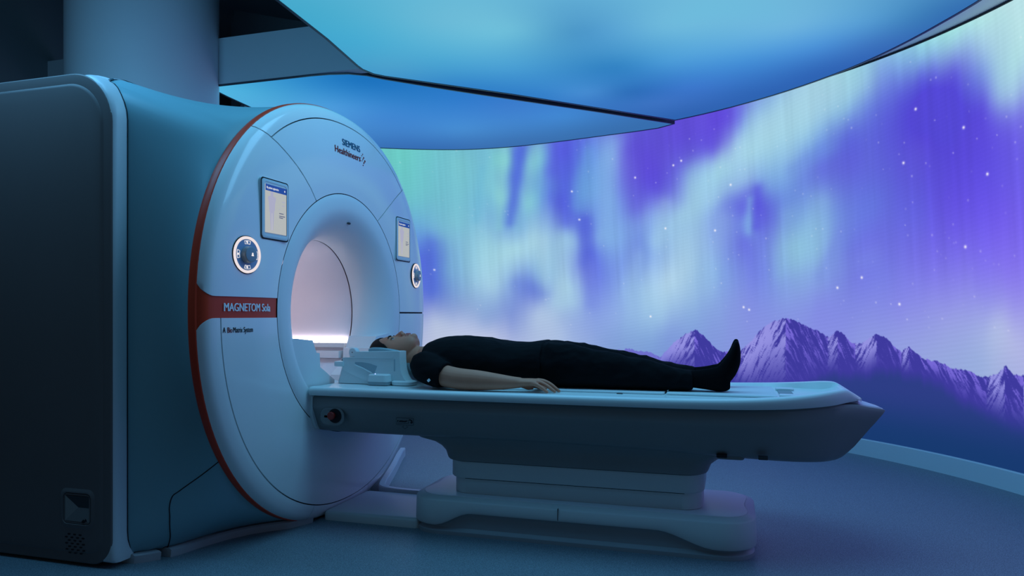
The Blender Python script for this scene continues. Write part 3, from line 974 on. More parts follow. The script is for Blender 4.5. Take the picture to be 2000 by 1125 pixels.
    dial = put(b, 'rotary_control', M_INK, scan)
    b = Bag()
    rows = []
    for r, d in ((dr - .0115, .0005), (dr - .009, .0045), (dr - .005, .006), (dr - .001, .004), (dr, -.002)):
        rows.append([(DX + d, dy + r * math.cos(t), ZC + dz + r * math.sin(t)) for t in np.linspace(0, 2 * math.pi, 56, endpoint=False)])
    b.grid(rows, close_u=True)
    put(b, 'glow_ring', glow('dial_ring_glow', lin((238, 226, 228)), 1.0), dial)
    b = Bag()
    b.disc((DX, dy, ZC + dz), 'x', 0, dr - .012, -.001, .0008, 48)
    put(b, 'dial_plate', mat('dial_plate_blue', (.20, .33, .50), .35, .5, .04, 10), dial)
    b = Bag()
    rows = [[(DX + d, dy + r * math.cos(t), ZC + dz + r * math.sin(t)) for t in np.linspace(0, 2 * math.pi, 40, endpoint=False)] for r, d in ((.033, .0), (.033, .006), (.0315, .008), (.0315, .020), (.030, .023), (.026, .024))]
    b.loft(rows, cap0=False)
    put(b, 'knob', mat('knob_blue_grey', (.22, .30, .36), .35, .5, .04, 10), dial)
    M_ICON = glow('dial_icon_glow', lin((240, 236, 240)), 1.0)
    for k, a0 in enumerate((90, 180, 270, 0)):
        # outlined key segments round the knob
        ri, ro_ = .043, .056
        hw0 = 17
        arc_o = [(ro_, a0 - hw0 + 2 * hw0 * i / 8) for i in range(9)]
        arc_i = [(ri, a0 + hw0 - 2 * hw0 * i / 8) for i in range(9)]
        loop = arc_o + arc_i
        b = Bag()
        pts = [(DX + .0022, dy + r * math.cos(math.radians(a)), ZC + dz + r * math.sin(math.radians(a))) for r, a in loop]
        b.tube(pts + [pts[0]], .0010, 6)
        put(b, 'key_outline', M_ICON, dial)
        b = Bag()
        r = .0495
        c = (DX + .0012, dy + r * math.cos(math.radians(a0)), ZC + dz + r * math.sin(math.radians(a0)))
        if k in (0, 2):
            poly = [(-.009, -.001), (-.003, -.001), (-.003, -.004), (.003, -.004), (.003, .003), (.0, .005), (-.006, .004)]
            b.plate([(c[1] + y, c[2] + z) for y, z in poly], lambda a, e, d: (c[0] + d, a, e), 0, .0008)
        else:
            b.disc(c, 'x', 0, .0045, 0, .0008, 16)
        put(b, 'key_symbol', M_ICON, dial)
    b = Bag()
    c = (DX + .0243, dy + .004, ZC + dz)
    b.plate([(c[1] + y, c[2] + z) for y, z in ((-.006, -.006), (.006, -.006), (.005, -.001), (.003, .001), (.004, .004), (.002, .007), (-.002, .007), (-.004, .004), (-.003, .001), (-.005, -.001))], lambda a, e, d: (c[0] + d, a, e), 0, .0008)
    put(b, 'knob_symbol', M_ICON, dial)

# ---- lettering on the front, laid onto the curved panels
def front_text(name, body, size, y0, z0, m, bold=0.0, sx=1.0, dx=.0016, shear=0.0, width=None, stroke=0.0):
    v, f = text_mesh(body, size, bold, 1.0, shear)
    if width:
        sx = width / max(p[0] for p in v)
    b = Bag()
    for ox in ((-stroke, 0, stroke) if stroke else (0,)):
        n0 = len(b.v)
        b.v += [surf(y0 + x * sx + ox, z0 + y, dx + (ox + stroke) * .25) for x, y in v]
        b.f += [tuple(k + n0 for k in q) for q in f]
    return b.build(name, m, scan, smooth=0, merge=1e-6)
M_PETROL = mat('petrol_print', (.0, .10, .20), .5, .3, .03, 10)
M_ORANGE = mat('dark_orange_red_print', (.26, .012, .01), .5, .3, .03, 10)
M_STRIPE = mat('light_print', (.88, .92, .95), .4, .4, .03, 10)
tag(front_text('lettering', 'SIEMENS', .046, -.062, .826, M_PETROL, 0.0, stroke=.0010, width=.178), 'petrol blue lettering on the top panel')
tag(front_text('lettering', 'Healthineers', .046, -.138, .778, M_ORANGE, 0.0, stroke=.0009, width=.252), 'dark red lettering on the top panel')
for y, z, r in ((.142, .822, .0035), (.131, .812, .0032), (.150, .805, .0048), (.120, .800, .0022), (.141, .796, .0036), (.162, .789, .0062), (.131, .786, .0030), (.150, .778, .0050), (.141, .764, .0036)):
    b = Bag()
    p = surf(y, z, .0012)
    b.disc(p, 'x', 0, r, 0, .0006, 14)
    b.build('logo_dot', M_ORANGE, scan, smooth=0)
tag(front_text('lettering', 'MAGNETOM Sola', .045, -.915, .0025, M_STRIPE, 0.0, stroke=.0011, width=.272, dx=.0008), 'pale blue lettering on the red stripe')
tag(front_text('lettering', 'A', .030, -.918, -.080, M_INK, 0.0, stroke=.0004, width=.0125), 'small black lettering below the stripe')
tag(front_text('lettering', 'Bio', .030, -.898, -.080, M_ORANGE, 0.0, stroke=.0004, width=.026), 'small dark red lettering below the stripe')
tag(front_text('lettering', 'Matrix System', .030, -.868, -.080, M_INK, 0.0, stroke=.0004, width=.108), 'small black lettering below the stripe')

# ================================================================ THE PATIENT TABLE
tab = thing('patient_table', 'long pale blue patient table on a stepped pedestal in front of the scanner', 'patient table', (1.2, 0, 0))
def mirror(half):
    return half + [(-y, z) for y, z in reversed(half)]

# table body: slate hull that tapers to a nose at the foot end
def hull_ring(s, xt, xb, wt, wb, zt, zb):
    half = [(wt * .5, zt), (wt - .012, zt), (wt, zt - .012), (wt + .004, zt - .05)]
    # side, nearly upright, then tucked under
    zc = zb + .045
    half += [(wt + .002, zt - (zt - zc) * .45), (wb + .012, zc + .012), (wb, zc - .012), (wb - .014, zb + .014), (wb - .04, zb + .002), (wb - .08, zb)]
    ring = mirror(half)
    return [(xb + (xt - xb) * max(0, min(1, (z - zb) / max(zt - zb, 1e-4))), y, z) for y, z in ring]
ST = [(.030, .030, .336, .300, .603, .440), (.05, .05, .343, .306, .603, .432), (.4, .4, .345, .308, .603, .429), (1.0, 1.0, .345, .306, .603, .430), (1.5, 1.5, .344, .300, .603, .422), (1.8, 1.8, .336, .285, .603, .408),
      (1.95, 1.93, .320, .265, .608, .400), (2.08, 2.03, .292, .235, .614, .392), (2.2, 2.12, .240, .195, .621, .385), (2.30, 2.195, .180, .145, .622, .380), (2.37, 2.235, .130, .108, .608, .380), (2.42, 2.262, .094, .088, .598, .384), (2.435, 2.275, .082, .082, .592, .392)]
SS = crom([s[:] for s in ST], 3)
b = Bag()
b.loft([hull_ring(0, *s) for s in SS])
hull = b.build('table_body', M_TABLE, tab, smooth=40)
# nose cap on top of the foot end
b = Bag()
rows = []
for x, w, z in crom([(2.20, .20, .626), (2.28, .175, .630), (2.35, .135, .622), (2.405, .098, .606), (2.438, .072, .592)], 4):
    rows.append([(x - .05 * abs(k / 6) ** 2 * (1 if x > 2.3 else 0), w * k / 6, z - .012 * (k / 6) ** 2) for k in range(-6, 7)])
b.grid(rows)
b.grid([[(p[0], p[1], p[2] - .02) for p in r] for r in rows])
for s_ in (0, -1):
    b.grid([[r[s_] for r in rows], [(r[s_][0], r[s_][1], r[s_][2] - .02) for r in rows]])
b.grid([rows[-1], [(p[0], p[1], p[2] - .02) for p in rows[-1]]])
b.build('nose_cap', mat('nose_cap_plastic', (.60, .62, .70), .35, .45, .03, 8), tab, smooth=40)
# pale end frame at the head end
b = Bag()
ring_o = mirror([(.346, .603), (.349, .52), (.325, .470), (.302, .444), (.22, .440)])
b.loft([[(x, y, z) for y, z in ring_o] for x in (.022, .025, .036, .039)])
b.build('end_frame', M_TRAY, tab, smooth=30)

# table top: dished tray with a rim that rises at the foot end
def tray_ring(x, w, zf, zr, zb, cut):
    half = [(w * .35, zf), (w - .085, zf), (w - .060, zf + .001), (w - .050, zr - .0015), (w - .030, zr), (w - .012, zr), (w - .004, zr - .005), (w, zr - .014), (w - .001, zb + .006), (w - .006, zb), (w - .06, zb - .001)]
    ring = mirror(half)
    return [(x - cut * max(0, (abs(y) / max(w, 1e-3)) - .2) ** 2 * 1.3, y, z) for y, z in ring]
TS = [(.0245, .30, .639, .641, .611, -.02), (.0255, .342, .6395, .6425, .607, -.01), (.03, .362, .640, .643, .606, 0), (.045, .372, .640, .643, .606, 0), (.08, .376, .640, .643, .606, 0), (.5, .378, .640, .643, .606, 0), (1.0, .378, .640, .643, .606, 0), (1.5, .377, .640, .644, .606, 0), (1.75, .370, .640, .646, .607, 0),
      (1.92, .354, .640, .651, .609, 0), (2.05, .324, .640, .658, .612, 0), (2.15, .284, .641, .667, .617, 0), (2.22, .242, .643, .676, .622, 0), (2.262, .206, .654, .680, .627, 0), (2.285, .182, .669, .678, .630, 0), (2.31, .156, .660, .664, .632, 0), (2.335, .122, .644, .647, .634, 0), (2.345, .104, .638, .640, .635, 0)]
SS = crom(TS, 3)
b = Bag()
b.loft([tray_ring(*s) for s in SS])
tray = b.build('table_top', M_TRAY, tab, smooth=45)
# pads lying in the tray
for nm, x0, x1, hw in (('table_pad', .56, 1.592, .205), ('table_pad', 1.600, 2.03, .205)):
    b = Bag()
    b.rbox(x0, x1, -hw, hw, .639, .649, .012, .004)
    b.build(nm, mat('pad_pale', (.66, .76, .78), .5, .35, .03, 8), tab)
# grip recess near the foot end
b = Bag()
b.plate([(2.045, -.155), (2.10, -.10), (2.10, .10), (2.045, .155)], lambda a, c, d: (a, c, d), .6415, .6435)
b.build('grip_recess', mat('recess_teal', (.20, .30, .32), .5, .4, .05, 8), tab)
for sg in (-1, 1):
    b = Bag()
    b.rbox(2.04, 2.115, min(.105 * sg, .165 * sg), max(.105 * sg, .165 * sg), .641, .650, .01, .003)
    b.build('grip_lug', M_TRAY, tab)
# slot between the pads
b = Bag()
b.rbox(1.40, 1.425, -.222, -.209, .639, .6425, .004, .001)
b.build('strap_slot', M_INK, tab)
for x in (1.28, 1.34):
    b = Bag()
    b.disc((0, 0, 0), 'x', 0, .006, 0, .001, 14)
    b.v = [(x + p[1], -.17 + p[2], .6492 + p[0]) for p in b.v]
    b.build('pad_stud', M_PED, tab)
# black arrow mark on the tray edge
v, f = text_mesh('<S', .03, .0006, 1.0)
b = Bag()
b.v = [(.318 + x, -.318 + y, .6404) for x, y in v]
b.f = f
b.build('tray_mark', M_INK, tab, smooth=0)

# emergency button in its dish, pictogram
def near(y0):
    return lambda a, c, d: (a, y0 - d, c)
b = Bag()
rows = []
for ins, d in ((-.003, .000), (.0, .0025), (.004, .003), (.010, .0018), (.016, .0010)):
    rows.append([(x, -0.3500 - d, z) for x, z in rrect(.085 + ins, .200 - ins, .474 + ins, .548 - ins, .034 - ins * .5, 7)])
b.loft(rows, cap0=False)
dish = b.build('button_dish', M_TABLE, tab)
b = Bag()
b.loft([[(.158 + r * math.cos(t), -0.3525 - d, .516 + r * math.sin(t)) for t in np.linspace(0, 2 * math.pi, 28, endpoint=False)] for r, d in ((.032, 0), (.032, .0028), (.030, .0030))])
b.build('button_well', M_INK, tab)
b = Bag()
b.loft([[(.150 + r * math.cos(t), -0.3540 - d, .518 + r * math.sin(t)) for t in np.linspace(0, 2 * math.pi, 28, endpoint=False)] for r, d in ((.012, 0), (.012, .012), (.018, .014), (.018, .022), (.015, .025))])
btn = b.build('emergency_button', mat('button_red', (.30, .02, .015), .4, .4, .05, 10), tab)
b = Bag()
b.loft([[(.150 + r * math.cos(t), -.3747 - d, .518 + r * math.sin(t)) for t in np.linspace(0, 2 * math.pi, 24, endpoint=False)] for r, d in ((.010, 0), (.010, .0006))], True, True)
b.build('button_symbol', mat('button_mark', (.45, .35, .36), .5, .3, .04, 10), tab)
b = Bag()
pic_z = .4965
for loop in (rrect(.432, .514, .482, .512, .003, 2),):
    pts = [(x, -.3493, z) for x, z in loop]
    b.tube(pts + [pts[0]], .0008, 5)
PICT = []
PICT.append(b.build('pictogram_frame', M_INK, tab))
for poly in ([(.437, .488), (.487, .488), (.487, .490), (.437, .490)],
             [(.437, .493), (.442, .496), (.442, .502), (.437, .500)],
             [(.444, .494), (.478, .494), (.486, .499), (.484, .5015), (.470, .499), (.455, .501), (.446, .499)],
             [(.486, .500), (.497, .508), (.508, .503), (.511, .492), (.503, .488), (.499, .493), (.504, .499), (.496, .503)],
             [(.489, .488), (.491, .488), (.491, .498), (.489, .498)]):
    b = Bag()
    b.plate(poly, near(-.3491), 0, .0008)
    PICT.append(b.build('pictogram_mark', M_INK, tab, smooth=0))
b = Bag()
pts = [(x, -.3475, z) for x, z in ((.466, .479), (.466, .474), (.459, .474), (.473, .464), (.487, .474), (.480, .474), (.480, .479))]
b.tube(pts, .0008, 5)
PICT.append(b.build('pictogram_arrow', M_INK, tab))
for o in PICT:
    o.location += Vector((.026, 0, .008))

# pedestal: flared neck, two telescoping sleeves
def plan(x0, x1, w, r, z, n=8):
    return [(x, y, z) for x, y in rrect(x0, x1, -w, w, r, n)]
b = Bag()
b.loft([plan(.47, 1.93, .245, .05, .44), plan(.50, 1.90, .235, .06, .416), plan(.55, 1.845, .216, .08, .398), plan(.585, 1.805, .212, .085, .378), plan(.605, 1.777, .210, .09, .355), plan(.615, 1.765, .208, .09, .325), plan(.62, 1.76, .206, .09, .318)])
b.build('pedestal_neck', M_TABLE, tab, smooth=50)
b = Bag()
b.loft([plan(.634, 1.750, .197, .085, .34), plan(.634, 1.750, .197, .085, .245), plan(.637, 1.747, .194, .085, .240)])
b.build('pedestal_sleeve', M_PED, tab, smooth=40)
b = Bag()
b.loft([plan(.648, 1.740, .184, .08, .26), plan(.648, 1.740, .184, .08, .172), plan(.652, 1.736, .180, .08, .167)])
b.build('pedestal_sleeve', M_PED, tab, smooth=40)
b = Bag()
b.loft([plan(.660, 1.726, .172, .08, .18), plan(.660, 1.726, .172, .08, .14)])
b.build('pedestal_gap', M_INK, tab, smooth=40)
for x0, x1, w, z in ((.6335, 1.7505, .1975, .3165), (.6475, 1.7405, .1845, .2375)):  # dark strips stand in for the shadow under each sleeve overhang
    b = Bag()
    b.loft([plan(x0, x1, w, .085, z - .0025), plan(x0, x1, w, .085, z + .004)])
    b.build('sleeve_shadow_line', M_DARK, tab, smooth=40)
# connectors under the hull
for x0, x1, mm in ((1.80, 1.84, M_INK), (1.955, 1.99, M_DARK)):
    b = Bag()
    b.rbox(x0, x1, -.290, -.26, .412, .424, .004, .001)
    b.build('connector', mm, tab)
b = Bag()
b.rbox(1.80, 1.905, -.250, .25, .398, .425, .02, .004)
b.build('under_plate', M_TABLE, tab)

# base: wave-edged cover over a recessed skirt
BX0, BX1, BW, BR = .465, 1.955, .268, .14
def base_plan(ins, n=14):
    pts = []
    poly = rrect(BX0 + ins, BX1 - ins, -BW + ins, BW - ins, BR - ins, n)
    out = []
    for i, p in enumerate(poly):
        q = poly[(i + 1) % len(poly)]
        k = max(1, int(math.hypot(q[0] - p[0], q[1] - p[1]) / .03))
        out += [(p[0] + (q[0] - p[0]) * j / k, p[1] + (q[1] - p[1]) * j / k) for j in range(k)]
    return out
def wave(x):
    a = float(smooth01((x - .60) / .17))
    c = float(smooth01((1.80 - x) / .24))
    return .046 + .060 * min(a, c)
b = Bag()
P0 = base_plan(0)
def ring(ins, zf):
    P = base_plan(0)
    cx, cy = (BX0 + BX1) / 2, 0
    Q = []
    for (x, y) in P:
        # inset towards the spine of the base
        sx = min(max(x, BX0 + BR + .02), BX1 - BR - .02)
        dx, dy = x - sx, y
        L_ = math.hypot(dx, dy)
        Q.append((x - dx / L_ * ins, y - dy / L_ * ins, zf(x) if callable(zf) else zf))
    return Q
b.grid([ring(.026, lambda x: wave(x) - .002), ring(.004, lambda x: wave(x) - .004), ring(0, lambda x: wave(x) + .003), ring(0.003, .146), ring(.010, .154), ring(.045, .163)], close_u=True)
b.build('base_cover', M_PED, tab, smooth=40)
b = Bag()
b.loft([ring(.045, .161), ring(.047, .165), ring(.075, .1685)])
b.build('base_top_plate', mat('base_top_pale', (.66, .69, .74), .38, .45, .03, 6), tab, smooth=30)
b = Bag()
b.loft([ring(.010, 0.0), ring(.010, .016), ring(.020, .022), ring(.026, .03), ring(.034, .125)])
b.build('base_skirt', mat('skirt_slate', (.30, .33, .36), .4, .4, .04, 6), tab, smooth=30)
b = Bag()
b.box(1.1595, 1.1615, -BW - .0012, -BW + .02, .107, .155)
b.build('base_joint', M_SEAM, tab, smooth=0)
# floor block that docks the table to the scanner
b = Bag()
b.loft([[(x, y, z) for x, y in rrect(.012 + i, .50, -.212 + i, .212 - i, .02, 5)] for i, z in ((0, 0), (0, .030), (.004, .038), (.012, .042))])
b.build('docking_block', M_PED, tab, smooth=40)

# ================================================================ HEAD COIL
coil = thing('head_coil', 'pale blue head coil cradle on the table below the head', 'head coil', (.24, 0, .637))
M_C2 = mat('coil_recess', (.34, .46, .52), .5, .35, .04, 8)
zt0 = .6425
# lower tray of the coil
b = Bag()
rows = []
for z, x0, x1, w, r in ((zt0, .050, .385, .158, .02), (zt0 + .012, .052, .385, .158, .02), (.712, .070, .385, .158, .02), (.722, .072, .385, .157, .02), (.724, .076, .381, .152, .02)):
    rows.append([(x, y, z) for x, y in rrect(x0, x1, -w, w, r, 5)])
b.loft(rows)
b.build('coil_base', M_COIL, coil, smooth=35)
# side walls of the cradle (hollow between them for the head)
for sg in (-1, 1):
    b = Bag()
    outl = [(.085, .715), (.085, .764), (.148, .768), (.148, .789), (.152, .793), (.372, .799), (.383, .798), (.384, .76), (.388, .715), (.396, .690), (.408, .668), (.43, .652), (.43, .645), (.30, .645), (.20, .66), (.10, .70)]
    b.plate(outl, lambda a, c, d: (a, d * sg, c), .092, .1625)
    w_ = b.build('cradle_wall', M_COIL, coil, smooth=30)
    b = Bag()
    b.plate([(.096, .7635), (.345, .7645), (.352, .770), (.345, .7665), (.096, .7665)], lambda a, c, d: (a, d * sg, c), .16, .1655)
    b.build('wall_ridge', M_COIL, w_)
    b = Bag()
    b.plate([(.152, .7445), (.19, .7445), (.23, .739), (.268, .728), (.254, .6935), (.235, .699), (.20, .714), (.152, .733)], lambda a, c, d: (a, d * sg, c), .1605, .1632)
    b.build('finger_hole', M_C2, w_, smooth=0)
    b = Bag()
    b.tube([(.152, -.1645 * -sg, .731), (.19, .1645 * sg, .718), (.24, .1645 * sg, .695)], .0035, 8)
    b.build('hole_lip', M_COIL, w_)
    b = Bag()
    b.rbox(.355, .361, min(.150 * sg, .164 * sg), max(.150 * sg, .164 * sg), .705, .762, .002, .001)
    b.build('wall_rib', M_C2, w_)
    # latch tab at the back
    b = Bag()
    b.rbox(.042, .095, min(.128 * sg, .170 * sg), max(.128 * sg, .170 * sg), .722, .747, .008, .004)
    b.build('latch_tab', M_COIL, coil)
    # hinge disc
    b = Bag()
    b.loft([[(.124 + r * math.cos(t), sg * (.128 + d), .789 + r * math.sin(t)) for t in np.linspace(0, 2 * math.pi, 30, endpoint=False)] for r, d in ((.022, -.02), (.022, .008), (.019, .011))])
    hd = b.build('hinge_disc', M_COIL, coil)
    b = Bag()
    b.loft([[(.124 + r * math.cos(t), sg * (.1392 + d), .789 + r * math.sin(t)) for t in np.linspace(0, 2 * math.pi, 16, endpoint=False)] for r, d in ((.0025, 0), (.0025, .001))])
    b.build('hinge_pin', M_INK, hd)
    # padded side cushion
    b = Bag()
    rows = []
    for x, z0, z1 in ((.20, .792, .806), (.215, .790, .812), (.25, .79, .812), (.30, .788, .807), (.345, .786, .800), (.35, .786, .796)):
        rows.append([(x, sg * y, z) for y, z in ((.088, z0), (.118, z0), (.121, z1 - .004), (.117, z1), (.092, z1), (.088, z1 - .004))])
    b.loft(rows)
    b.build('side_cushion', mat('cushion_teal', (.26, .40, .45), .6, .3, .05, 20), coil, smooth=40)
    # connector foot beside the cradle
    b = Bag()
    b.loft([[(x, y, z) for x, y in rrect(.238 + i, .345 - i, min(.150 * sg, .212 * sg) + i, max(.150 * sg, .212 * sg) - i, .016, 5)] for i, z in ((.002, zt0), (0, zt0 + .016))])
    b.build('foot_sole', mat('coil_sole', (.30, .37, .41), .45, .4, .04, 8), coil)
    b = Bag()
    b.loft([[(x, y, z) for x, y in rrect(.238 + i, .345 - i, min(.150 * sg, .212 * sg) + i, max(.150 * sg, .212 * sg) - i, .018, 5)] for i, z in ((.001, zt0 + .016), (.001, zt0 + .019), (.003, .688), (.008, .693))])
    ft = b.build('connector_foot', M_COIL, coil)
    b = Bag()
    b.ball((.278, .20 * sg, .6945), .003, .003, .0016, 10, 6)
    b.build('status_lamp', glow('status_lamp_blue', (.35, .4, 1.0), 3.0), ft)
    b = Bag()
    b.loft([[(x, y, z) for x, y in rrect(.345 + i, .455 - i, min(.10 * sg, .19 * sg) + i, max(.10 * sg, .19 * sg) - i, .03, 6)] for i, z in ((.002, zt0), (0, zt0 + .006), (0, zt0 + .015), (.008, zt0 + .020))])
    b.build('shoulder_rest', M_COIL, coil)
# back plate of the cradle
b = Bag()
b.loft([[(x, y, z) for x, y in rrect(.092 + i, .135, -.12 + i, .12 - i, .01, 4)] for i, z in ((0, .71), (0, .775), (.004, .782))])
b.build('cradle_back', M_COIL, coil)
b = Bag()
rows = []
for x in np.linspace(.14, .40, 8):
    rows.append([(x, .092 * math.sin(a), .760 - .098 * math.cos(a) * (1 - .1 * (x > .35))) for a in np.linspace(-1.35, 1.35, 14)])
b.grid(rows)
b.build('head_shell', mat('head_foam', (.45, .55, .58), .7, .2, .05, 20), coil, smooth=60)

# ================================================================ THE PERSON ON THE TABLE
person = thing('person', 'person in black shirt and trousers lying face up on the patient table', 'person', (1.0, 0, .64))
M_SKIN = mat('skin', (.54, .215, .135), .55, .35, .10, 30, bump=.15, bump_scale=500)
M_CLOTH = mat('black_cotton', (.006, .0065, .008), .9, .08, .15, 60, bump=.3, bump_scale=900)
M_TROUSER = mat('black_twill', (.005, .0055, .007), .9, .08, .15, 60, bump=.3, bump_scale=900)
M_SOCK = mat('black_sock', (.004, .004, .005), .95, .05, .15, 80)
M_HAIR = mat('dark_brown_hair', (.006, .005, .0048), .6, .2, .3, 150, bump=.6, bump_scale=350)

def fuse(bag, name, m, parent, voxel, smooth_n=6, folds=0.0, seed=3, fold_dir=(10, 22), cut=None):
    """joins overlapping closed shapes into one continuous skin"""
    me = bpy.data.meshes.new(name)
    me.from_pydata(bag.v, [], bag.f)
    bm = bmesh.new()
    bm.from_mesh(me)
    bmesh.ops.recalc_face_normals(bm, faces=bm.faces)
    bm.to_mesh(me)
    bm.free()
    t = bpy.data.objects.new(name, me)
    COL.objects.link(t)
    md = t.modifiers.new('join', 'REMESH')
    md.mode = 'VOXEL'
    md.voxel_size = voxel
    sm = t.modifiers.new('soften', 'SMOOTH')
    sm.factor = .5
    sm.iterations = smooth_n
    dg = bpy.context.evaluated_depsgraph_get()
    dg.update()
    out = bpy.data.meshes.new_from_object(t.evaluated_get(dg))
    bpy.data.objects.remove(t, do_unlink=True)
    out.name = name
    n = len(out.vertices)
    co = np.zeros(n * 3)
    out.vertices.foreach_get('co', co)
    co = co.reshape(-1, 3)
    if folds > 0:
        no = np.zeros(n * 3)
        out.vertices.foreach_get('normal', no)
        no = no.reshape(-1, 3)
        f1 = fbm2(co[:, 0] * fold_dir[0] + co[:, 2] * 9 + 50, co[:, 1] * fold_dir[1] + co[:, 2] * 14 + 50, seed, 3) - .5
        rid = 1 - np.abs(2 * fbm2(co[:, 0] * fold_dir[0] * .8 + co[:, 1] * 12 + 70, co[:, 2] * 18 - co[:, 0] * 5 + 70, seed + 9, 2) - 1)
        co = co + no * ((f1 * .8 + (rid - .8) * .9) * folds)[:, None]
    co[:, 2] = np.maximum(co[:, 2], cut if cut is not None else -9)
    out.vertices.foreach_set('co', co.ravel())
    out.polygons.foreach_set('use_smooth', [True] * len(out.polygons))
    out.materials.clear()
    out.materials.append(m)
    out.update()
    return link(name, out, parent)

def slab(b, st, n=36, p=2.4, y0=0.0, low=.42):
    """body section loft: stations (x, top, bottom, half width); widest at share `low` of the height"""
    rows = []
    for x, zt, zb, w in crom(st, 4):
        zc = zb + (zt - zb) * low
        ring = []
        for k in range(n):
            a = 2 * math.pi * k / n
            c, s = math.cos(a), math.sin(a)
            y = math.copysign(abs(c) ** (2 / p), c) * w
            z = zc + math.copysign(abs(s) ** (2 / p), s) * ((zt - zc) if s > 0 else (zc - zb))
            ring.append((x, y0 + y, z))
        rows.append(ring)
    b.loft(rows)
    return b

def foot(b, sg, st):
    """upright foot: stations x, y, z, half width across, half thickness from sole to instep"""
    st = crom(st, 3)
    rings = []
    for i, s in enumerate(st):
        q0, q1 = st[max(i - 1, 0)], st[min(i + 1, len(st) - 1)]
        tx, tz = q1[0] - q0[0], q1[2] - q0[2]
        L_ = math.hypot(tx, tz)
        nx, nz = -tz / L_, tx / L_
        rings.append([(s[0] + nx * s[4] * math.sin(a), sg * (s[1] + s[3] * math.cos(a)), s[2] + nz * s[4] * math.sin(a)) for a in np.linspace(0, 2 * math.pi, 22, endpoint=False)])
    b.loft(rings)
HEAD = [(.160, .800, .752, .026), (.170, .824, .722, .047), (.19, .842, .698, .062), (.22, .854, .681, .071), (.255, .864, .674, .0745), (.285, .861, .678, .0745), (.31, .861, .688, .072), (.335, .865, .705, .0665), (.358, .868, .727, .060), (.378, .868, .757, .050), (.393, .860, .790, .039), (.401, .845, .812, .026)]
b = Bag()
slab(b, HEAD, p=2.25, low=.50)
# face
b.tube([(.272, 0, .856), (.286, 0, .862), (.300, 0, .871), (.313, 0, .879), (.322, 0, .882)], [(.007, .007), (.0075, .007), (.009, .008), (.0105, .010), (.0105, .0105)], 12)
b.tube([(.276, 0, .848), (.292, 0, .856), (.308, 0, .862), (.322, 0, .866)], [(.011, .010), (.012, .011), (.0125, .012), (.011, .010)], 12)
for sg in (-1, 1):
    b.ball((.3245, .011 * sg, .8725), .009, .008, .008, 12, 8)
    b.ball((.265, .027 * sg, .8490), .014, .022, .0100, 16, 10)
    b.ball((.2865, .0335 * sg, .8440), .0125, .0150, .0120, 14, 8)
    b.ball((.302, .074 * sg, .768), .017, .010, .030, 14, 10)
b.ball((.3455, 0, .8690), .0075, .022, .0085, 14, 8)
b.ball((.3575, 0, .8690), .0075, .020, .0080, 14, 8)
b.ball((.381, 0, .858), .018, .024, .0205, 14, 8)
b.ball((.262, 0, .847), .016, .035, .018, 14, 8)
# neck
b.tube([(.30, 0, .735), (.36, 0, .745), (.41, 0, .752), (.47, 0, .752)], [(.055, .058), (.056, .060), (.060, .064), (.075, .062)], 24)
# trunk and legs under the clothes
slab(b, [(.43, .815, .69, .07), (.47, .825, .67, .14), (.52, .845, .66, .19), (.6, .855, .655, .195), (.75, .85, .655, .18), (.9, .832, .655, .165), (1.0, .830, .657, .155), (1.1, .828, .657, .150)], n=32)
for sg in (-1, 1):
    slab(b, [(1.02, .826, .664, .068), (1.15, .818, .664, .068), (1.3, .79, .664, .058), (1.4, .775, .666, .052), (1.5, .755, .664, .048), (1.6, .728, .668, .038), (1.68, .720, .672, .031), (1.76, .720, .668, .030), (1.80, .722, .666, .029)], n=20, y0=.1 * sg, p=2.1)
    foot(b, sg, [(1.79, .100, .700, .024, .024), (1.832, .103, .728, .029, .028), (1.855, .107, .765, .033, .022), (1.867, .111, .800, .034, .014), (1.8725, .114, .828, .030, .008), (1.8745, .116, .842, .020, .004)])
    # arm: tapering from shoulder to wrist
    b.tube(crom([(.51, .185 * sg, .735), (.56, .222 * sg, .722), (.63, .255 * sg, .704), (.70, .276 * sg, .693), (.76, .284 * sg, .688), (.82, .285 * sg, .686), (.90, .281 * sg, .682), (.96, .273 * sg, .680), (1.0, .268 * sg, .680)], 3),
           crom([(.052, .052), (.051, .052), (.049, .049), (.047, .047), (.044, .046), (.042, .043), (.035, .035), (.029, .027), (.029, .022)], 3), 20)
    # hand: palm with five fingers resting on the table top
    b.tube(crom([(.975, .270 * sg, .681), (1.01, .266 * sg, .681), (1.045, .261 * sg, .682), (1.072, .258 * sg, .684)], 3), crom([(.027, .020), (.033, .018), (.040, .017), (.040, .0135)], 3), 18)
    b.tube([(1.0, .250 * sg, .672), (1.03, .243 * sg, .664), (1.05, .240 * sg, .662)], [(.018, .016), (.020, .018), (.012, .012)], 12)
    for pts, r in (([(1.055, .291, .680), (1.078, .296, .675), (1.098, .298, .664), (1.122, .298, .6475)], (.0098, .0090, .0082, .0068)),
                   ([(1.062, .273, .686), (1.088, .276, .683), (1.118, .277, .670), (1.150, .277, .6475)], (.0105, .0095, .0088, .0070)),
                   ([(1.066, .252, .689), (1.096, .253, .687), (1.128, .253, .673), (1.163, .253, .6475)], (.0108, .0098, .0090, .0072)),
                   ([(1.064, .231, .688), (1.092, .229, .685), (1.122, .227, .671), (1.153, .225, .6475)], (.0105, .0096, .0088, .0070)),
                   ([(1.015, .238, .668), (1.045, .218, .664), (1.070, .205, .657), (1.092, .198, .649)], (.0125, .0115, .0100, .0080))):
        P = crom([(x, y * sg, z) for x, y, z in pts], 3)
        RR = crom([(k, k) for k in r], 3)
        b.tube(P, [tuple(k) for k in RR], 10)
        b.ball(P[-1], r[-1], r[-1], r[-1], 10, 8)
body = fuse(b, 'body', M_SKIN, person, .0032, 5, cut=.6425)
tag(body, 'bare face, neck, forearms and hands')

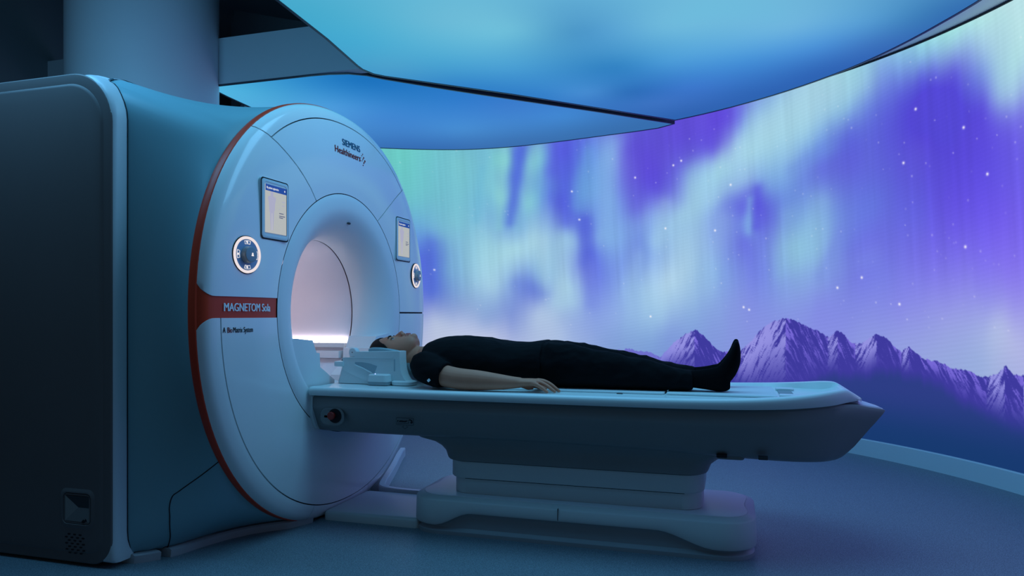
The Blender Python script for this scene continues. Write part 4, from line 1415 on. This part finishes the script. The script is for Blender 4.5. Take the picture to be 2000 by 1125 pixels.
# eyes, brows, lips
for sg in (-1, 1):
    b = Bag()
    b.ball((.2875, .0345 * sg, .8460), .0085, .0125, .0106, 16, 10)
    ey = b.build('eye', mat('eye_white', (.30, .29, .29), .35, .5, .02, 10), person)
    b = Bag()
    b.ball((.2875, .0375 * sg, .8530), .0048, .0070, .0045, 12, 8)
    b.build('iris', mat('iris_dark', (.02, .018, .016), .15, .6, .05, 10), ey)
    b = Bag()
    b.tube(crom([(.266, .016 * sg, .8645), (.2615, .030 * sg, .8625), (.266, .046 * sg, .8535)], 4), .0032, 8)
    b.build('eyebrow', M_HAIR, person)
    b = Bag()
    b.tube(crom([(.2800, .0190 * sg, .8545), (.2785, .034 * sg, .8565), (.2830, .0490 * sg, .8475)], 4), .0017, 6)
    b.build('eyelashes', M_HAIR, person)
    b = Bag()
    b.ball((.3275, .0085 * sg, .8745), .0028, .0035, .0035, 10, 6)
    b.build('nostril', mat('nostril_dark', (.05, .02, .018), .8, .1, .05, 10), person)
for x, z, r in ((.3462, .8735, .0046), (.3570, .8735, .0050)):
    b = Bag()
    b.tube(crom([(x + .002, -.021, z - .008), (x, -.010, z + .0012), (x - .0004, 0, z + .0016), (x, .010, z + .0012), (x + .002, .021, z - .008)], 4), [r * k for k in np.interp(np.linspace(0, 1, 17), (0, .3, .5, .7, 1), (.3, .9, 1, .9, .3))], 10)
    b.build('lip', mat('lip', (.46, .11, .10), .6, .2, .06, 40), person)

# hair: short crop that leaves the forehead free
rows = []
st = crom([(x - .004 if x < .2 else x, zt + .006, zb - .005, w + .006) for x, zt, zb, w in HEAD[:9]], 14)
st = [(st[0][0] - .004, (st[0][1] + st[0][2]) / 2 + .003, (st[0][1] + st[0][2]) / 2 - .003, .004)] + [tuple(s) for s in st]
NH = 160
for x, zt, zb, w in st:
    zc = zb + (zt - zb) * .5
    ring_ = []
    for k in range(NH):
        a = 2 * math.pi * k / NH
        c, s = math.cos(a), math.sin(a)
        y = math.copysign(abs(c) ** (2 / 2.25), c) * w
        z = zc + math.copysign(abs(s) ** (2 / 2.25), s) * ((zt - zc) if s > 0 else (zc - zb))
        ring_.append((x, y, z))
    rows.append(ring_)
def hairy(p):
    x, y, z = p
    line = np.interp(z, (.66, .74, .775, .80, .826, .838, .85, .87), (.345, .340, .305, .284, .256, .226, .206, .198))
    return x < line + .002 * math.sin(30 * y + 60 * z)
b = Bag()
for i in range(len(rows) - 1):
    for j in range(NH):
        q = [rows[i][j], rows[i][(j + 1) % NH], rows[i + 1][(j + 1) % NH], rows[i + 1][j]]
        cx = tuple(sum(p[k] for p in q) / 4 for k in range(3))
        if hairy(cx):
            n0 = len(b.v)
            b.v += q
            b.f.append((n0, n0 + 1, n0 + 2, n0 + 3))
hr = b.build('hair', M_HAIR, person, smooth=60, merge=1e-4)
md = hr.modifiers.new('thickness', 'SOLIDIFY')
md.thickness = .009
md.offset = -1

# shirt with short sleeves
b = Bag()
slab(b, [(.440, .800, .69, .070), (.462, .828, .672, .112), (.495, .846, .660, .172), (.54, .860, .652, .212), (.60, .869, .650, .216), (.70, .868, .650, .206), (.80, .857, .650, .192), (.88, .845, .650, .184), (.95, .843, .650, .182), (1.0, .849, .650, .186), (1.045, .854, .650, .192), (1.06, .853, .651, .192)], n=40, p=2.5)
for sg in (-1, 1):
    b.tube(crom([(.505, .165 * sg, .735), (.54, .205 * sg, .730), (.58, .236 * sg, .720), (.62, .257 * sg, .708), (.655, .268 * sg, .700)], 3), crom([(.068, .066), (.072, .072), (.068, .069), (.064, .063), (.063, .060)], 3), 24)
shirt = fuse(b, 'shirt', M_CLOTH, person, .0055, 5, folds=.007, seed=5, cut=.650)
tag(shirt, 'black short sleeved shirt')
b = Bag()
b.plate([(.600, .676), (.608, .684), (.600, .692), (.592, .684)], lambda a, c, d: (a, -.3235 - d + (c - .684) * .35, c), -.004, .002)
tag(b.build('sleeve_tag', mat('tag_white', (.75, .78, .82), .3, .5, .03, 10), person, smooth=0), 'small white reflective tag on the sleeve')
# trousers
b = Bag()
slab(b, [(.99, .838, .652, .170), (1.03, .849, .651, .180), (1.08, .853, .650, .186), (1.13, .845, .650, .186), (1.17, .836, .652, .178)], n=36, p=2.5)
for sg in (-1, 1):
    slab(b, [(1.08, .850, .650, .090), (1.17, .842, .650, .092), (1.26, .826, .650, .086), (1.34, .811, .650, .079), (1.40, .800, .650, .073), (1.47, .786, .650, .070), (1.54, .770, .650, .067), (1.61, .753, .650, .060), (1.66, .742, .651, .056), (1.69, .737, .653, .055), (1.70, .736, .655, .054)], n=28, y0=.098 * sg, p=2.25)
tr = fuse(b, 'trousers', M_TROUSER, person, .0055, 4, folds=.010, seed=25, fold_dir=(14, 16), cut=.650)
tag(tr, 'black trousers')
# socks
for sg in (-1, 1):
    b = Bag()
    slab(b, [(1.62, .735, .664, .041), (1.69, .735, .664, .040), (1.75, .742, .658, .040), (1.80, .752, .651, .041), (1.835, .75, .652, .036), (1.852, .735, .662, .026)], n=22, y0=.1 * sg, p=2.2)
    foot(b, sg, [(1.795, .100, .700, .036, .036), (1.832, .103, .728, .039, .040), (1.857, .107, .768, .043, .034), (1.869, .111, .805, .044, .0245), (1.8745, .114, .835, .041, .0165), (1.8765, .116, .854, .034, .0105), (1.8765, .117, .862, .022, .006)])
    sk = fuse(b, 'sock', M_SOCK, person, .0045, 5, folds=.002, seed=45, cut=.650)
